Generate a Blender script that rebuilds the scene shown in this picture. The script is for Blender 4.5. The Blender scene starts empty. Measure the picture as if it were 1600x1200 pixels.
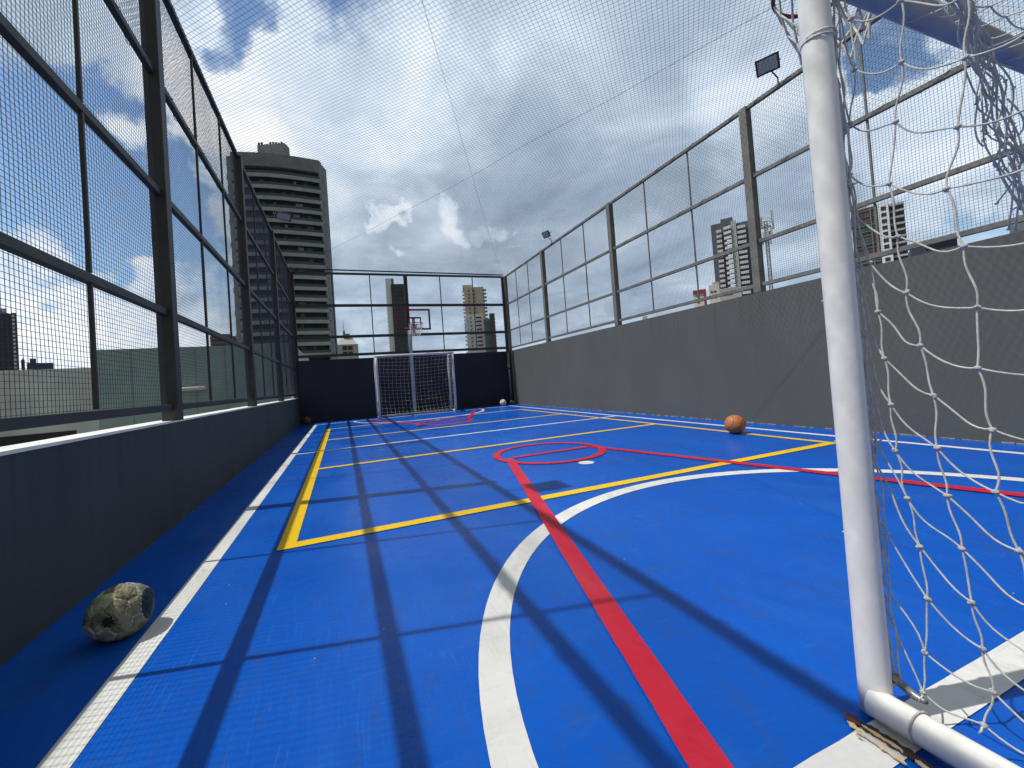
import bpy, math, random
from mathutils import Vector, Matrix, noise
random.seed(7)
R_ = math.radians
sc = bpy.context.scene

# ------------------------------------------------------------------ camera
CAM = Vector((0, 0, .95))
CR = Vector((0.93318098, -0.35205303, -0.07233209))
CU = Vector((0.06054002, -0.04440564, 0.99717754))
CF = Vector((0.35427132, 0.9349261, 0.0201252))
FP, CX, CY = 643.6788, 777.3718, 579.0354
cam = bpy.data.cameras.new("camera")
cam.sensor_width = 36
cam.lens = FP / 1600 * 36
cam.shift_x = (800 - CX) / 1600
cam.shift_y = -(600 - CY) / 1600
cam.clip_start = .02
cam.clip_end = 6000
co = bpy.data.objects.new("camera", cam)
sc.collection.objects.link(co)
M = Matrix((CR, CU, -CF)).transposed().to_4x4()
M.translation = CAM
co.matrix_world = M
sc.camera = co

def ray(u, v):
    return CF + CR * ((u - CX) / FP) - CU * ((v - CY) / FP)

def at(u, v, t):
    return CAM + ray(u, v) * t

# ------------------------------------------------------------------ exposure
sc.view_settings.view_transform = 'Standard'
sc.view_settings.look = 'None'
sc.view_settings.exposure = 0
sc.view_settings.gamma = 1

# ------------------------------------------------------------------ sun
SUN = Vector((-.535, .119, 1)).normalized()
sl = bpy.data.lights.new("sun", 'SUN')
sl.energy = 3.9
sl.angle = R_(.5)
sl.color = (1, .965, .91)
so = bpy.data.objects.new("sun", sl)
so.rotation_euler = SUN.to_track_quat('Z', 'Y').to_euler()
so.location = (0, 0, 30)
sc.collection.objects.link(so)

# ------------------------------------------------------------------ sky
w = bpy.data.worlds.new("World")
sc.world = w
w.use_nodes = True
nt = w.node_tree
nt.nodes.clear()
N = nt.nodes.new
L = nt.links.new
def wmath(op, a, b=None, c=None, clamp=False):
    n = N('ShaderNodeMath'); n.operation = op; n.use_clamp = clamp
    for i, x in enumerate((a, b, c)):
        if x is None: continue
        if isinstance(x, (int, float)): n.inputs[i].default_value = x
        else: L(x, n.inputs[i])
    return n.outputs[0]
tc = N('ShaderNodeTexCoord')
gen = tc.outputs['Generated']
sep = N('ShaderNodeSeparateXYZ'); L(gen, sep.inputs[0])
den = wmath('ADD', wmath('MAXIMUM', sep.outputs[2], 0.0), .22)
px = wmath('DIVIDE', sep.outputs[0], den)
py = wmath('DIVIDE', sep.outputs[1], den)
cmb = N('ShaderNodeCombineXYZ'); L(px, cmb.inputs[0]); L(py, cmb.inputs[1])
def fbm(scale, detail, rough, off, dist=0.0):
    m = N('ShaderNodeMapping'); m.inputs['Location'].default_value = off
    L(cmb.outputs[0], m.inputs[0])
    n = N('ShaderNodeTexNoise'); n.inputs['Scale'].default_value = scale
    n.inputs['Detail'].default_value = detail; n.inputs['Roughness'].default_value = rough
    n.inputs['Distortion'].default_value = dist
    L(m.outputs[0], n.inputs[0])
    return n.outputs[0]
wn = N('ShaderNodeTexNoise'); wn.inputs['Scale'].default_value = 5.5; wn.inputs['Detail'].default_value = 5; wn.inputs['Roughness'].default_value = .55
L(gen, wn.inputs[0])
wsub = N('ShaderNodeVectorMath'); wsub.operation = 'SUBTRACT'; L(wn.outputs['Color'], wsub.inputs[0]); wsub.inputs[1].default_value = (.5, .5, .5)
wsc = N('ShaderNodeVectorMath'); wsc.operation = 'SCALE'; wsc.inputs[3].default_value = .42; L(wsub.outputs[0], wsc.inputs[0])
wadd = N('ShaderNodeVectorMath'); wadd.operation = 'ADD'; L(gen, wadd.inputs[0]); L(wsc.outputs[0], wadd.inputs[1])
wno = N('ShaderNodeVectorMath'); wno.operation = 'NORMALIZE'; L(wadd.outputs[0], wno.inputs[0])
gen_w = wno.outputs[0]
def blob(u, v, r, wgt):
    d = ray(u, v).normalized()
    dp = N('ShaderNodeVectorMath'); dp.operation = 'DOT_PRODUCT'
    L(gen_w, dp.inputs[0]); dp.inputs[1].default_value = d
    mr = N('ShaderNodeMapRange'); mr.interpolation_type = 'SMOOTHSTEP'
    # angular radius: r pixels near this place
    d2 = ray(u + r, v).normalized(); d3 = ray(u, v + r).normalized()
    ca = (d.dot(d2) + d.dot(d3)) / 2
    mr.inputs[1].default_value = ca; mr.inputs[2].default_value = 1
    mr.inputs[3].default_value = 0; mr.inputs[4].default_value = wgt
    L(dp.outputs['Value'], mr.inputs[0])
    return mr.outputs[0]
def total(base, items):
    for it in items: base = wmath('ADD', base, blob(*it))
    return base
def lobe(d, c0, c1, wgt):
    dp = N('ShaderNodeVectorMath'); dp.operation = 'DOT_PRODUCT'; L(gen, dp.inputs[0]); dp.inputs[1].default_value = Vector(d).normalized()
    mr = N('ShaderNodeMapRange'); mr.interpolation_type = 'SMOOTHSTEP'; L(dp.outputs['Value'], mr.inputs[0])
    mr.inputs[1].default_value = c0; mr.inputs[2].default_value = c1; mr.inputs[3].default_value = 0; mr.inputs[4].default_value = wgt
    return mr.outputs[0]
# where clouds open to blue (negative) or close up (positive)
cover = total(wmath('ADD', fbm(2.3, 8, .58, (3.1, 1.7, 0), .35), .29), [
    (60, 300, 260, -.60), (120, 210, 150, -.24), (230, 360, 190, -.46), (330, 430, 110, -.20), (20, 130, 130, -.28),
    (560, 20, 110, -.40), (385, 30, 70, -.27), (370, 110, 70, -.20), (165, 45, 120, -.2),
    (1375, 60, 120, -.52), (1330, 105, 60, -.3), (1505, 335, 60, -.30), (1010, 240, 60, -.07),
    (90, 500, 190, .30), (210, 500, 150, .28), (230, 90, 180, .20), (340, 280, 130, .10),
    (900, 300, 520, .28), (650, 180, 200, .15), (1450, 180, 160, .20), (700, 470, 420, .35), (1250, 300, 300, .2)])
cmask = N('ShaderNodeMapRange'); cmask.interpolation_type = 'SMOOTHSTEP'
cmask.inputs[1].default_value = .40; cmask.inputs[2].default_value = .73
cover = wmath('ADD', cover, lobe((-.2, -.9, .3), -.2, .6, .35))  # unseen cloud added behind the camera to neutralise the blue ambient
L(cover, cmask.inputs[0])
# how bright the cloud is
br = total(wmath('ADD', wmath('MULTIPLY', fbm(2.1, 9, .60, (7.3, 2.2, 0), .4), 1.35), -.33), [
    (520, 140, 320, .34), (330, 150, 160, .25), (90, 480, 260, .42), (620, 170, 160, .10), (150, 30, 150, .12), (1450, 180, 240, .30),
    (1180, 150, 130, .14), (605, 385, 22, .42), (725, 345, 28, .34), (765, 368, 24, .24), (1230, 60, 200, .16),
    (960, 260, 330, -.10), (700, 480, 330, -.02), (830, 60, 180, -.06), (1100, 380, 220, .0), (690, 250, 90, -.08)])
br = wmath('ADD', br, lobe((-.2, -.9, .35), -.1, .6, -.38))  # added rear cloud darkened out of view to lower ambient light
ramp = N('ShaderNodeValToRGB'); L(br, ramp.inputs[0])
e = ramp.color_ramp.elements
e[0].position = 0; e[0].color = (.26, .34, .45, 1)
e[1].position = 1; e[1].color = (1.0, 1.0, 1.0, 1)
q = e.new(.3); q.color = (.39, .49, .62, 1)
q = e.new(.6); q.color = (.62, .73, .86, 1)
sky = N('ShaderNodeTexSky'); sky.sky_type = 'NISHITA'
sky.sun_disc = False
sky.sun_elevation = math.asin(SUN.z)
sky.sun_rotation = math.atan2(SUN.x, SUN.y)
sky.altitude = 50; sky.air_density = 1.25; sky.dust_density = .2; sky.ozone_density = 4.0
cl = N('ShaderNodeVectorMath'); cl.operation = 'SCALE'; cl.inputs[3].default_value = 9.0
L(ramp.outputs[0], cl.inputs[0])
mx = N('ShaderNodeMix'); mx.data_type = 'RGBA'
L(cmask.outputs[0], mx.inputs[0]); L(sky.outputs[0], mx.inputs[6]); L(cl.outputs[0], mx.inputs[7])
mx2 = N('ShaderNodeMix'); mx2.data_type = 'RGBA'      # added grey cloud out of view, dims ambient light from above and behind
L(lobe((-.1, -.7, .7), .05, .65, .9), mx2.inputs[0]); L(mx.outputs[2], mx2.inputs[6]); mx2.inputs[7].default_value = (2.3, 2.25, 2.15, 1)
bg = N('ShaderNodeBackground'); bg.inputs[1].default_value = .13
L(mx2.outputs[2], bg.inputs[0])
wo = N('ShaderNodeOutputWorld'); L(bg.outputs[0], wo.inputs[0])

# ------------------------------------------------------------------ helpers
C = sc.collection
def tag(o, label=None, cat=None, group=None, kind=None):
    if label: o['label'] = label
    if cat: o['category'] = cat
    if group: o['group'] = group
    if kind: o['kind'] = kind
    return o
def thing(name, loc, label, cat, group=None, rz=0):
    o = bpy.data.objects.new(name, None)
    o.empty_display_size = .1
    o.location = loc; o.rotation_euler = (0, 0, rz)
    C.objects.link(o)
    return tag(o, label, cat, group)

class MB:
    """collects shapes and links them as one mesh object"""
    def __init__(s): s.v = []; s.f = []; s.m = []; s.mi = 0
    def quad_box(s, p):     # 8 points, bottom ring then top ring
        b = len(s.v); s.v += [tuple(x) for x in p]
        for f in ((3,2,1,0),(4,5,6,7),(0,1,5,4),(1,2,6,5),(2,3,7,6),(3,0,4,7)):
            s.f.append(tuple(b+i for i in f)); s.m.append(s.mi)
        return s
    def box(s, x0, x1, y0, y1, z0, z1):
        return s.quad_box([(x0,y0,z0),(x1,y0,z0),(x1,y1,z0),(x0,y1,z0),(x0,y0,z1),(x1,y0,z1),(x1,y1,z1),(x0,y1,z1)])
    def sheet(s, pts):
        b = len(s.v); s.v += [tuple(x) for x in pts]; s.f.append(tuple(range(b, b+len(pts)))); s.m.append(s.mi); return s
    def prism(s, pts, z0, z1):
        b = len(s.v); n = len(pts)
        s.v += [(x, y, z0) for x, y in pts] + [(x, y, z1) for x, y in pts]
        s.f.append(tuple(reversed(range(b, b+n)))); s.f.append(tuple(range(b+n, b+2*n)))
        for i in range(n):
            j = (i+1) % n; s.f.append((b+i, b+j, b+n+j, b+n+i))
        s.m += [s.mi]*(n+2); return s
    def tube(s, pts, r, n=8, cap=True, closed=False):
        pts = [Vector(p) for p in pts]; k = len(pts)
        rr = r if isinstance(r, (list, tuple)) else [r]*k
        b = len(s.v); up = None
        for i, p in enumerate(pts):
            if closed: t = pts[(i+1) % k] - pts[i-1]
            else: t = pts[min(i+1, k-1)] - pts[max(i-1, 0)]
            if t.length < 1e-9: t = Vector((0, 0, 1))
            t.normalize()
            if up is None:
                up = Vector((0, 0, 1)) if abs(t.z) < .9 else Vector((1, 0, 0))
            a = t.cross(up)
            if a.length < 1e-4:
                up = Vector((.3, 1, .2)); a = t.cross(up)
            a.normalize(); c = a.cross(t); up = c
            for j in range(n):
                th = 2*math.pi*j/n
                s.v.append(tuple(p + (a*math.cos(th) + c*math.sin(th))*rr[i]))
        for i in range(k if closed else k-1):
            i2 = (i+1) % k
            for j in range(n):
                j2 = (j+1) % n
                s.f.append((b+i*n+j, b+i2*n+j, b+i2*n+j2, b+i*n+j2)); s.m.append(s.mi)
        if cap and not closed:
            s.f.append(tuple(b+j for j in range(n))); s.f.append(tuple(b+(k-1)*n+j for j in reversed(range(n)))); s.m += [s.mi]*2
        return s
    def wire(s, pts, r):    # fast thin three sided wire
        pts = [Vector(p) for p in pts]; k = len(pts); b = len(s.v)
        t = (pts[-1]-pts[0]).normalized()
        u = Vector((0, 0, 1)) if abs(t.z) < .9 else Vector((1, 0, 0))
        a = t.cross(u).normalized(); c = a.cross(t)
        o3 = [(a*math.cos(x)+c*math.sin(x))*r for x in (0.3, 2.394, 4.489)]
        for p in pts:
            for o in o3: s.v.append((p.x+o.x, p.y+o.y, p.z+o.z))
        for i in range(k-1):
            q = b+i*3
            s.f += [(q, q+3, q+4, q+1), (q+1, q+4, q+5, q+2), (q+2, q+5, q+3, q)]
        s.m += [s.mi]*(3*(k-1)); return s
    def blob(s, c, rx, ry=None, rz=None, n=6, seg=8):
        ry = ry or rx; rz = rz or rx; b = len(s.v)
        for i in range(n+1):
            th = math.pi*i/n
            for j in range(seg):
                ph = 2*math.pi*j/seg
                s.v.append((c[0]+rx*math.sin(th)*math.cos(ph), c[1]+ry*math.sin(th)*math.sin(ph), c[2]+rz*math.cos(th)))
        for i in range(n):
            for j in range(seg):
                j2 = (j+1) % seg
                s.f.append((b+i*seg+j, b+(i+1)*seg+j, b+(i+1)*seg+j2, b+i*seg+j2)); s.m.append(s.mi)
        return s
    def build(s, name, mats, parent=None, smooth=False, bevel=0):
        me = bpy.data.meshes.new(name)
        me.from_pydata(s.v, [], s.f)
        for m in (mats if isinstance(mats, (list, tuple)) else [mats]): me.materials.append(m)
        if any(s.m): me.polygons.foreach_set('material_index', s.m)
        if smooth: me.polygons.foreach_set('use_smooth', [True]*len(s.f))
        me.update()
        o = bpy.data.objects.new(name, me); C.objects.link(o)
        if parent:
            o.parent = parent
            o.matrix_parent_inverse = parent_inv(parent)
        if bevel:
            bm = o.modifiers.new('bevel', 'BEVEL'); bm.width = bevel; bm.segments = 2; bm.limit_method = 'ANGLE'
        return o
def wmat(o):
    m = Matrix.LocRotScale(o.location, o.rotation_euler, o.scale)
    if o.parent: m = wmat(o.parent) @ o.matrix_parent_inverse @ m
    return m
def parent_inv(p): return wmat(p).inverted()
def local(o):           # drop the inverse: the mesh is already in the parent's own frame
    o.matrix_parent_inverse = Matrix.Identity(4); return o

# ------------------------------------------------------------------ materials
MATS = {}
def mat(name, col, rough=.6, metal=0, spec=.5, var=0.0, vscale=8, bump=0.0, bscale=60, col2=None, detail=5, coat=0, stretch=None, hard=False, lo=.35, hi=.65):
    if name in MATS: return MATS[name]
    m = bpy.data.materials.new(name); m.use_nodes = True
    t = m.node_tree; p = t.nodes['Principled BSDF']
    p.inputs['Base Color'].default_value = (*col, 1)
    p.inputs['Roughness'].default_value = rough
    p.inputs['Metallic'].default_value = metal
    p.inputs['Specular IOR Level'].default_value = spec
    if coat: p.inputs['Coat Weight'].default_value = coat
    if var or col2 or bump:
        tcn = t.nodes.new('ShaderNodeTexCoord')
        src = tcn.outputs['Object']
        if stretch:
            mp = t.nodes.new('ShaderNodeMapping'); mp.inputs['Scale'].default_value = stretch
            t.links.new(src, mp.inputs[0]); src = mp.outputs[0]
    if var or col2:
        n = t.nodes.new('ShaderNodeTexNoise'); n.inputs['Scale'].default_value = vscale; n.inputs['Detail'].default_value = detail
        t.links.new(src, n.inputs[0])
        mr = t.nodes.new('ShaderNodeMapRange'); mr.inputs[1].default_value = lo; mr.inputs[2].default_value = hi
        t.links.new(n.outputs[0], mr.inputs[0])
        mi = t.nodes.new('ShaderNodeMix'); mi.data_type = 'RGBA'
        c2 = col2 or tuple(c*(1-var) for c in col)
        mi.inputs[6].default_value = (*c2, 1); mi.inputs[7].default_value = (*[min(1, c*(1+(0 if col2 else var))) for c in col], 1)
        t.links.new(mr.outputs[0], mi.inputs[0]); t.links.new(mi.outputs[2], p.inputs['Base Color'])
    if bump:
        nb = t.nodes.new('ShaderNodeTexNoise'); nb.inputs['Scale'].default_value = bscale; nb.inputs['Detail'].default_value = 4
        t.links.new(src, nb.inputs[0])
        b = t.nodes.new('ShaderNodeBump'); b.inputs['Strength'].default_value = bump; b.inputs['Distance'].default_value = .01
        t.links.new(nb.outputs[0], b.inputs['Height']); t.links.new(b.outputs[0], p.inputs['Normal'])
    MATS[name] = m; return m

def weathered(m, dark, z_top, foot=.25):
    """drips below the coping, ball marks and splashed dirt at the foot of a painted wall"""
    t = m.node_tree; p = t.nodes['Principled BSDF']; l = t.links.new
    src = p.inputs['Base Color'].links[0].from_socket
    g = t.nodes.new('ShaderNodeNewGeometry')
    def nz(st, sc_, det, a, b, hi):
        mp = t.nodes.new('ShaderNodeMapping'); mp.inputs['Scale'].default_value = st; l(g.outputs['Position'], mp.inputs[0])
        n = t.nodes.new('ShaderNodeTexNoise'); n.inputs['Scale'].default_value = sc_; n.inputs['Detail'].default_value = det; n.inputs['Roughness'].default_value = .65; l(mp.outputs[0], n.inputs[0])
        r = t.nodes.new('ShaderNodeMapRange'); l(n.outputs[0], r.inputs[0])
        for i, q in zip((1, 2, 4), (a, b, hi)): r.inputs[i].default_value = q
        return r.outputs[0]
    sep_ = t.nodes.new('ShaderNodeSeparateXYZ'); l(g.outputs['Position'], sep_.inputs[0])
    def zr(a, b):
        r = t.nodes.new('ShaderNodeMapRange'); l(sep_.outputs[2], r.inputs[0]); r.inputs[1].default_value = a; r.inputs[2].default_value = b; return r.outputs[0]
    def mul(a, b):
        n = t.nodes.new('ShaderNodeMath'); n.operation = 'MULTIPLY'; l(a, n.inputs[0]); l(b, n.inputs[1]); return n.outputs[0]
    def mixc(f, a, b):
        n = t.nodes.new('ShaderNodeMix'); n.data_type = 'RGBA'; l(f, n.inputs[0]); l(a, n.inputs[6]); n.inputs[7].default_value = (*b, 1); return n.outputs[2]
    c = mixc(mul(nz((9, 9, .35), 1.4, 5, .50, .68, .38), zr(z_top-.9, z_top)), src, dark)
    pale = tuple(min(1, x*1.45+.01) for x in dark)
    c = mixc(mul(nz((1.5, 1.5, 2.5), 2.5, 8, .52, .70, .35), zr(foot, 0)), c, (.16, .15, .13))
    c = mixc(nz((1, 1, 1), 3.3, 9, .60, .70, .20), c, tuple(x*2.6 for x in dark))
    l(c, p.inputs['Base Color'])
def floor_paint(name, col, dark, light, gloss=.30, wear=.5, specks=True):
    """rolled floor paint: scuffs, patches of gloss, faint roller ripples, grit"""
    m = bpy.data.materials.new(name); m.use_nodes = True; t = m.node_tree
    p = t.nodes['Principled BSDF']; l = t.links.new
    def nz(scale, detail, rough=.55, st=None, off=(0, 0, 0), dist=0):
        mp = t.nodes.new('ShaderNodeMapping'); l(geo.outputs['Position'], mp.inputs[0])
        mp.inputs['Location'].default_value = off
        if st: mp.inputs['Scale'].default_value = st
        n = t.nodes.new('ShaderNodeTexNoise'); n.inputs['Scale'].default_value = scale; n.inputs['Detail'].default_value = detail
        n.inputs['Roughness'].default_value = rough; n.inputs['Distortion'].default_value = dist
        l(mp.outputs[0], n.inputs[0]); return n.outputs[0]
    def mr(x, a, b, c=0, d=1, s=False):
        n = t.nodes.new('ShaderNodeMapRange'); l(x, n.inputs[0])
        if s: n.interpolation_type = 'SMOOTHSTEP'
        for i, q in zip((1, 2, 3, 4), (a, b, c, d)): n.inputs[i].default_value = q
        return n.outputs[0]
    def mixc(f, a, b):
        n = t.nodes.new('ShaderNodeMix'); n.data_type = 'RGBA'; l(f, n.inputs[0])
        for i, x in ((6, a), (7, b)):
            if isinstance(x, tuple): n.inputs[i].default_value = (*x, 1)
            else: l(x, n.inputs[i])
        return n.outputs[2]
    geo = t.nodes.new('ShaderNodeNewGeometry')
    big = mr(nz(.9, 5, .6), .35, .68)
    c = mixc(big, dark, col)
    streak = mr(nz(2.4, 7, .66, (1, .35, 1), (4, 2, 0), .6), .50, .72, 0, wear)
    c = mixc(streak, c, light)
    scuff = mr(nz(7, 8, .72, (.5, 2.2, 1), (1, 9, 0), 1.2), .57, .68, 0, wear*.8)
    c = mixc(scuff, c, light)
    fine = mr(nz(4, 3, .6, (30, 1.3, 1), (3, 1, 0), .8), .58, .68)
    clump2 = mr(nz(.8, 3, .5, None, (12, 5, 0)), .46, .58, 0, .50)
    mf = t.nodes.new('ShaderNodeMath'); mf.operation = 'MULTIPLY'; l(fine, mf.inputs[0]); l(clump2, mf.inputs[1])
    c = mixc(mf.outputs[0], c, light)
    dirt = mr(nz(5.5, 9, .72, (1.6, .7, 1), (6, 1, 0), .9), .53, .72, 0, .42)
    c = mixc(dirt, c, (.045, .060, .085) if col[2] > .3 and col[0] < .1 else tuple(x*.45 for x in col))
    if specks:
        v = t.nodes.new('ShaderNodeTexVoronoi'); v.inputs['Scale'].default_value = 9; l(geo.outputs['Position'], v.inputs[0])
        sp = mr(v.outputs['Distance'], .016, .030, 1, 0)
        rnd = t.nodes.new('ShaderNodeMath'); rnd.operation = 'GREATER_THAN'; rnd.inputs[1].default_value = .45
        sc_ = t.nodes.new('ShaderNodeSeparateColor'); l(v.outputs['Color'], sc_.inputs[0]); l(sc_.outputs[0], rnd.inputs[0])
        mm = t.nodes.new('ShaderNodeMath'); mm.operation = 'MULTIPLY'; l(sp, mm.inputs[0]); l(rnd.outputs[0], mm.inputs[1])
        c = mixc(mm.outputs[0], c, (.62, .66, .68))
        v2 = t.nodes.new('ShaderNodeTexVoronoi'); v2.inputs['Scale'].default_value = 23; l(geo.outputs['Position'], v2.inputs[0])
        sp2 = mr(v2.outputs['Distance'], .03, .06, 1, 0)
        clump = mr(nz(1.7, 3, .5, None, (8, 3, 0)), .54, .62, 0, .8)
        m2 = t.nodes.new('ShaderNodeMath'); m2.operation = 'MULTIPLY'; l(sp2, m2.inputs[0]); l(clump, m2.inputs[1])
        c = mixc(m2.outputs[0], c, (.015, .02, .035))
    l(c, p.inputs['Base Color'])
    l(mr(nz(1.3, 6, .62, None, (2, 5, 0)), .3, .7, gloss-.07, gloss+.16), p.inputs['Roughness'])
    p.inputs['Specular IOR Level'].default_value = .17
    b1 = t.nodes.new('ShaderNodeBump'); b1.inputs['Strength'].default_value = .30; b1.inputs['Distance'].default_value = .004
    l(nz(38, 3, .5, (1, 1.6, 1)), b1.inputs['Height'])
    b2 = t.nodes.new('ShaderNodeBump'); b2.inputs['Strength'].default_value = .25; b2.inputs['Distance'].default_value = .02
    l(nz(3.2, 2, .5, (.5, 1.8, 1)), b2.inputs['Height']); l(b1.outputs[0], b2.inputs['Normal'])
    l(b2.outputs[0], p.inputs['Normal'])
    MATS[name] = m; return m

floor_blue = floor_paint('floor_blue', (.0003, .100, .53), (.0003, .083, .46), (.022, .150, .57), .27, .34)
line_white = floor_paint('line_white', (.80, .80, .77), (.66, .66, .64), (.50, .50, .48), .45, .6)
line_yellow = floor_paint('line_yellow', (.88, .58, .010), (.82, .52, .008), (.82, .56, .06), .40, .4)
line_red = floor_paint('line_red', (.60, .018, .046), (.50, .014, .038), (.55, .07, .09), .38, .35)
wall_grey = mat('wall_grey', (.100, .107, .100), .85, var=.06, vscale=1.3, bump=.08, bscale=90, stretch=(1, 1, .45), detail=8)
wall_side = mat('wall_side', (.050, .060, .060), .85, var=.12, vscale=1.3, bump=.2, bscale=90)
wall_navy = mat('wall_navy', (.026, .032, .042), .85, var=.08, vscale=1.2, bump=.3, bscale=90)
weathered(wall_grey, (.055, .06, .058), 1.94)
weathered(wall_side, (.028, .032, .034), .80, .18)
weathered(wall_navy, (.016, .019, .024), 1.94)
coping = mat('coping', (.72, .74, .72), .7, var=.1, vscale=6, bump=.4, bscale=50)
steel = mat('steel', (.042, .044, .038), .55, var=.18, vscale=5, bump=.12, bscale=35)
steel_r = mat('steel_weathered', (.17, .165, .145), .6, var=.18, vscale=5, bump=.12, bscale=35)
wire_m = mat('net_wire', (.022, .040, .085), .6)
wire_r = mat('net_wire_grey', (.03, .034, .045), .6)
roofnet_m = mat('roof_net_twine', (.035, .040, .055), .7)
white_pipe = mat('white_pipe', (.88, .87, .82), .38, var=.03, vscale=9, bump=.10, bscale=34)
twine = mat('twine', (.76, .75, .68), .75, var=.16, vscale=45, bump=.6, bscale=900)
knot_m = mat('knot', (.70, .69, .66), .8, bump=.8, bscale=500)

# ------------------------------------------------------------------ ground and court floor
ZT = -30
g = MB().sheet([(-3000, -3000, ZT), (3000, -3000, ZT), (3000, 3000, ZT), (-3000, 3000, ZT)])
tag(g.build('ground', mat('ground', (.10, .11, .09), .9, var=.3, vscale=.02)), kind='structure')
XW0, XW1, YW0, YW1 = -1.272, 5.80, -2.2, 14.0     # inner faces of the walls
fl = MB().box(XW0-.25, XW1+.25, YW0, YW1+.25, -.25, 0)
tag(fl.build('floor', floor_blue), kind='structure')

def marking(name, m, polys, z):
    b = MB()
    for p in polys:
        if len(p) != 4: b.sheet([(x, y, z) for x, y in p]); continue
        q = [Vector(c) for c in p]
        # split along the longer direction so that the hand-taped edge can wander a little
        if (q[1]-q[0]).length < (q[2]-q[1]).length: q = q[1:]+q[:1]
        n = max(1, int((q[1]-q[0]).length/.09)); bb = len(b.v)
        for i in range(n+1):
            for e0, e1 in ((q[0], q[1]), (q[3], q[2])):
                c = e0.lerp(e1, i/n); w_ = 0 if n < 3 else .0022
                b.v.append((c.x+w_*noise.noise(Vector((c.x*9, c.y*9, 1))), c.y+w_*noise.noise(Vector((c.x*9, c.y*9, 5))), z))
        for i in range(n):
            k = bb+2*i; b.f.append((k, k+2, k+3, k+1)); b.m.append(0)
    o = b.build(name, m); return tag(o, kind='structure')
def rect(x0, x1, y0, y1): return [(x0, y0), (x1, y0), (x1, y1), (x0, y1)]
def arc(cx, cy, r0, r1, a0, a1, n=64):
    out = []
    for i in range(n):
        a, b = R_(a0+(a1-a0)*i/n), R_(a0+(a1-a0)*(i+1)/n)
        out.append([(cx+r0*math.cos(a), cy+r0*math.sin(a)), (cx+r1*math.cos(a), cy+r1*math.sin(a)),
                    (cx+r1*math.cos(b), cy+r1*math.sin(b)), (cx+r0*math.cos(b), cy+r0*math.sin(b))])
    return out
z1, z2, z3 = .0025, .005, .0075
YG, YE = .60, 13.08
marking('white_sideline', line_white, [rect(-.827, -.736, YG, YE)], z1)
marking('white_sideline', line_white, [rect(5.285, 5.365, YG, YE)], z1)
marking('white_goal_line', line_white, [rect(-.742, 5.285, YG, YG+.092)], z1)
marking('white_goal_line', line_white, [rect(-.742, 5.285, YE-.08, YE)], z1)
marking('white_halfway_line', line_white, [rect(-.742, 5.285, 7.15, 7.235)], z1)
marking('white_goal_area', line_white, arc(2.374, .69, 2.002, 2.112, 0, 180), z1+.0003)
marking('white_goal_area', line_white, arc(2.25, 13.0, 1.93, 2.01, 180, 360), z1+.0003)
marking('white_spot', line_white, [[(2.355+.083*math.cos(a*.2618), 3.779+.083*math.sin(a*.2618)) for a in range(24)]], z1)
marking('white_spot', line_white, [[(2.25+.083*math.cos(a*.2618), 10.55+.083*math.sin(a*.2618)) for a in range(24)]], z1)
yl = [rect(-.433, -.331, 2.862, 11.20), rect(4.84, 4.92, 2.862, 11.20),
      rect(-.331, 4.84, 2.862, 2.962), rect(-.331, 4.84, 5.53, 5.62), rect(-.331, 4.84, 8.66, 8.75), rect(-.331, 4.84, 11.11, 11.20)]
marking('yellow_court_lines', line_yellow, yl, z2)
def lane(x0, y0, x1, y1, wd):
    d = Vector((x1-x0, y1-y0)).normalized(); n = Vector((-d.y, d.x))*wd/2
    return [(x0-n.x, y0-n.y), (x1-n.x, y1-n.y), (x1+n.x, y1+n.y), (x0+n.x, y0+n.y)]
rl = [lane(.735, .70, 1.78, 4.52, .098), lane(4.02, .70, 2.93, 4.50, .098), lane(1.84, 4.545, 2.90, 4.545, .085)]
marking('red_key_lines', line_red, rl[:2] + [rl[2]], z3)
marking('red_key_circle', line_red, arc(2.33, 4.575, .602, .690, 0, 360), z3+.0004)
rf = [lane(.65, 13.0, 1.68, 9.86, .098), lane(3.85, 12.45, 2.86, 9.86, .098), lane(1.68, 9.84, 2.86, 9.84, .085)]
marking('red_key_lines', line_red, rf, z3)
marking('red_key_circle', line_red, arc(2.27, 9.815, .602, .690, 0, 360), z3+.0004)

# ------------------------------------------------------------------ walls
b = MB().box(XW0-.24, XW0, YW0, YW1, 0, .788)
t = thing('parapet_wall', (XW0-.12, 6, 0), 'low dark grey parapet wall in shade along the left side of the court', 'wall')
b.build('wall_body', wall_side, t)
b = MB()
k = 60
for i in range(k):      # hand-trowelled coping with a slightly wavy lip
    y0 = YW0+(YW1-YW0)*i/k; y1 = YW0+(YW1-YW0)*(i+1)/k
    a0, a1 = [.004*noise.noise(Vector((y*2.3, 0, 0))) for y in (y0, y1)]
    b.quad_box([(XW0-.25, y0, .789), (XW0+.004+a0, y0, .789), (XW0+.004+a1, y1, .789), (XW0-.25, y1, .789),
                (XW0-.25, y0, .800+a0), (XW0+.001+a0, y0, .800+a0*.6), (XW0+.001+a1, y1, .800+a1*.6), (XW0-.25, y1, .800+a1)])
b.build('coping', coping, t)
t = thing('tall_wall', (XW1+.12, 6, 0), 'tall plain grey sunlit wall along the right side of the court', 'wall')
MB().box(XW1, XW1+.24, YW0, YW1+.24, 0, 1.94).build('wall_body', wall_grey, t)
b = MB()
for i in range(90):     # ragged mortar line where the wall meets the floor
    y = .4+i*.14+random.uniform(-.05, .05)
    b.box(XW1-random.uniform(.004, .016), XW1-.001, y, y+random.uniform(.03, .13), .001, random.uniform(.004, .014))
b.build('mortar_crumbs', mat('mortar', (.34, .31, .27), .9, var=.3, vscale=30), t)
t = thing('end_wall', (2.2, YW1+.12, 0), 'dark navy wall closing the far end behind the goal', 'wall')
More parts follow.
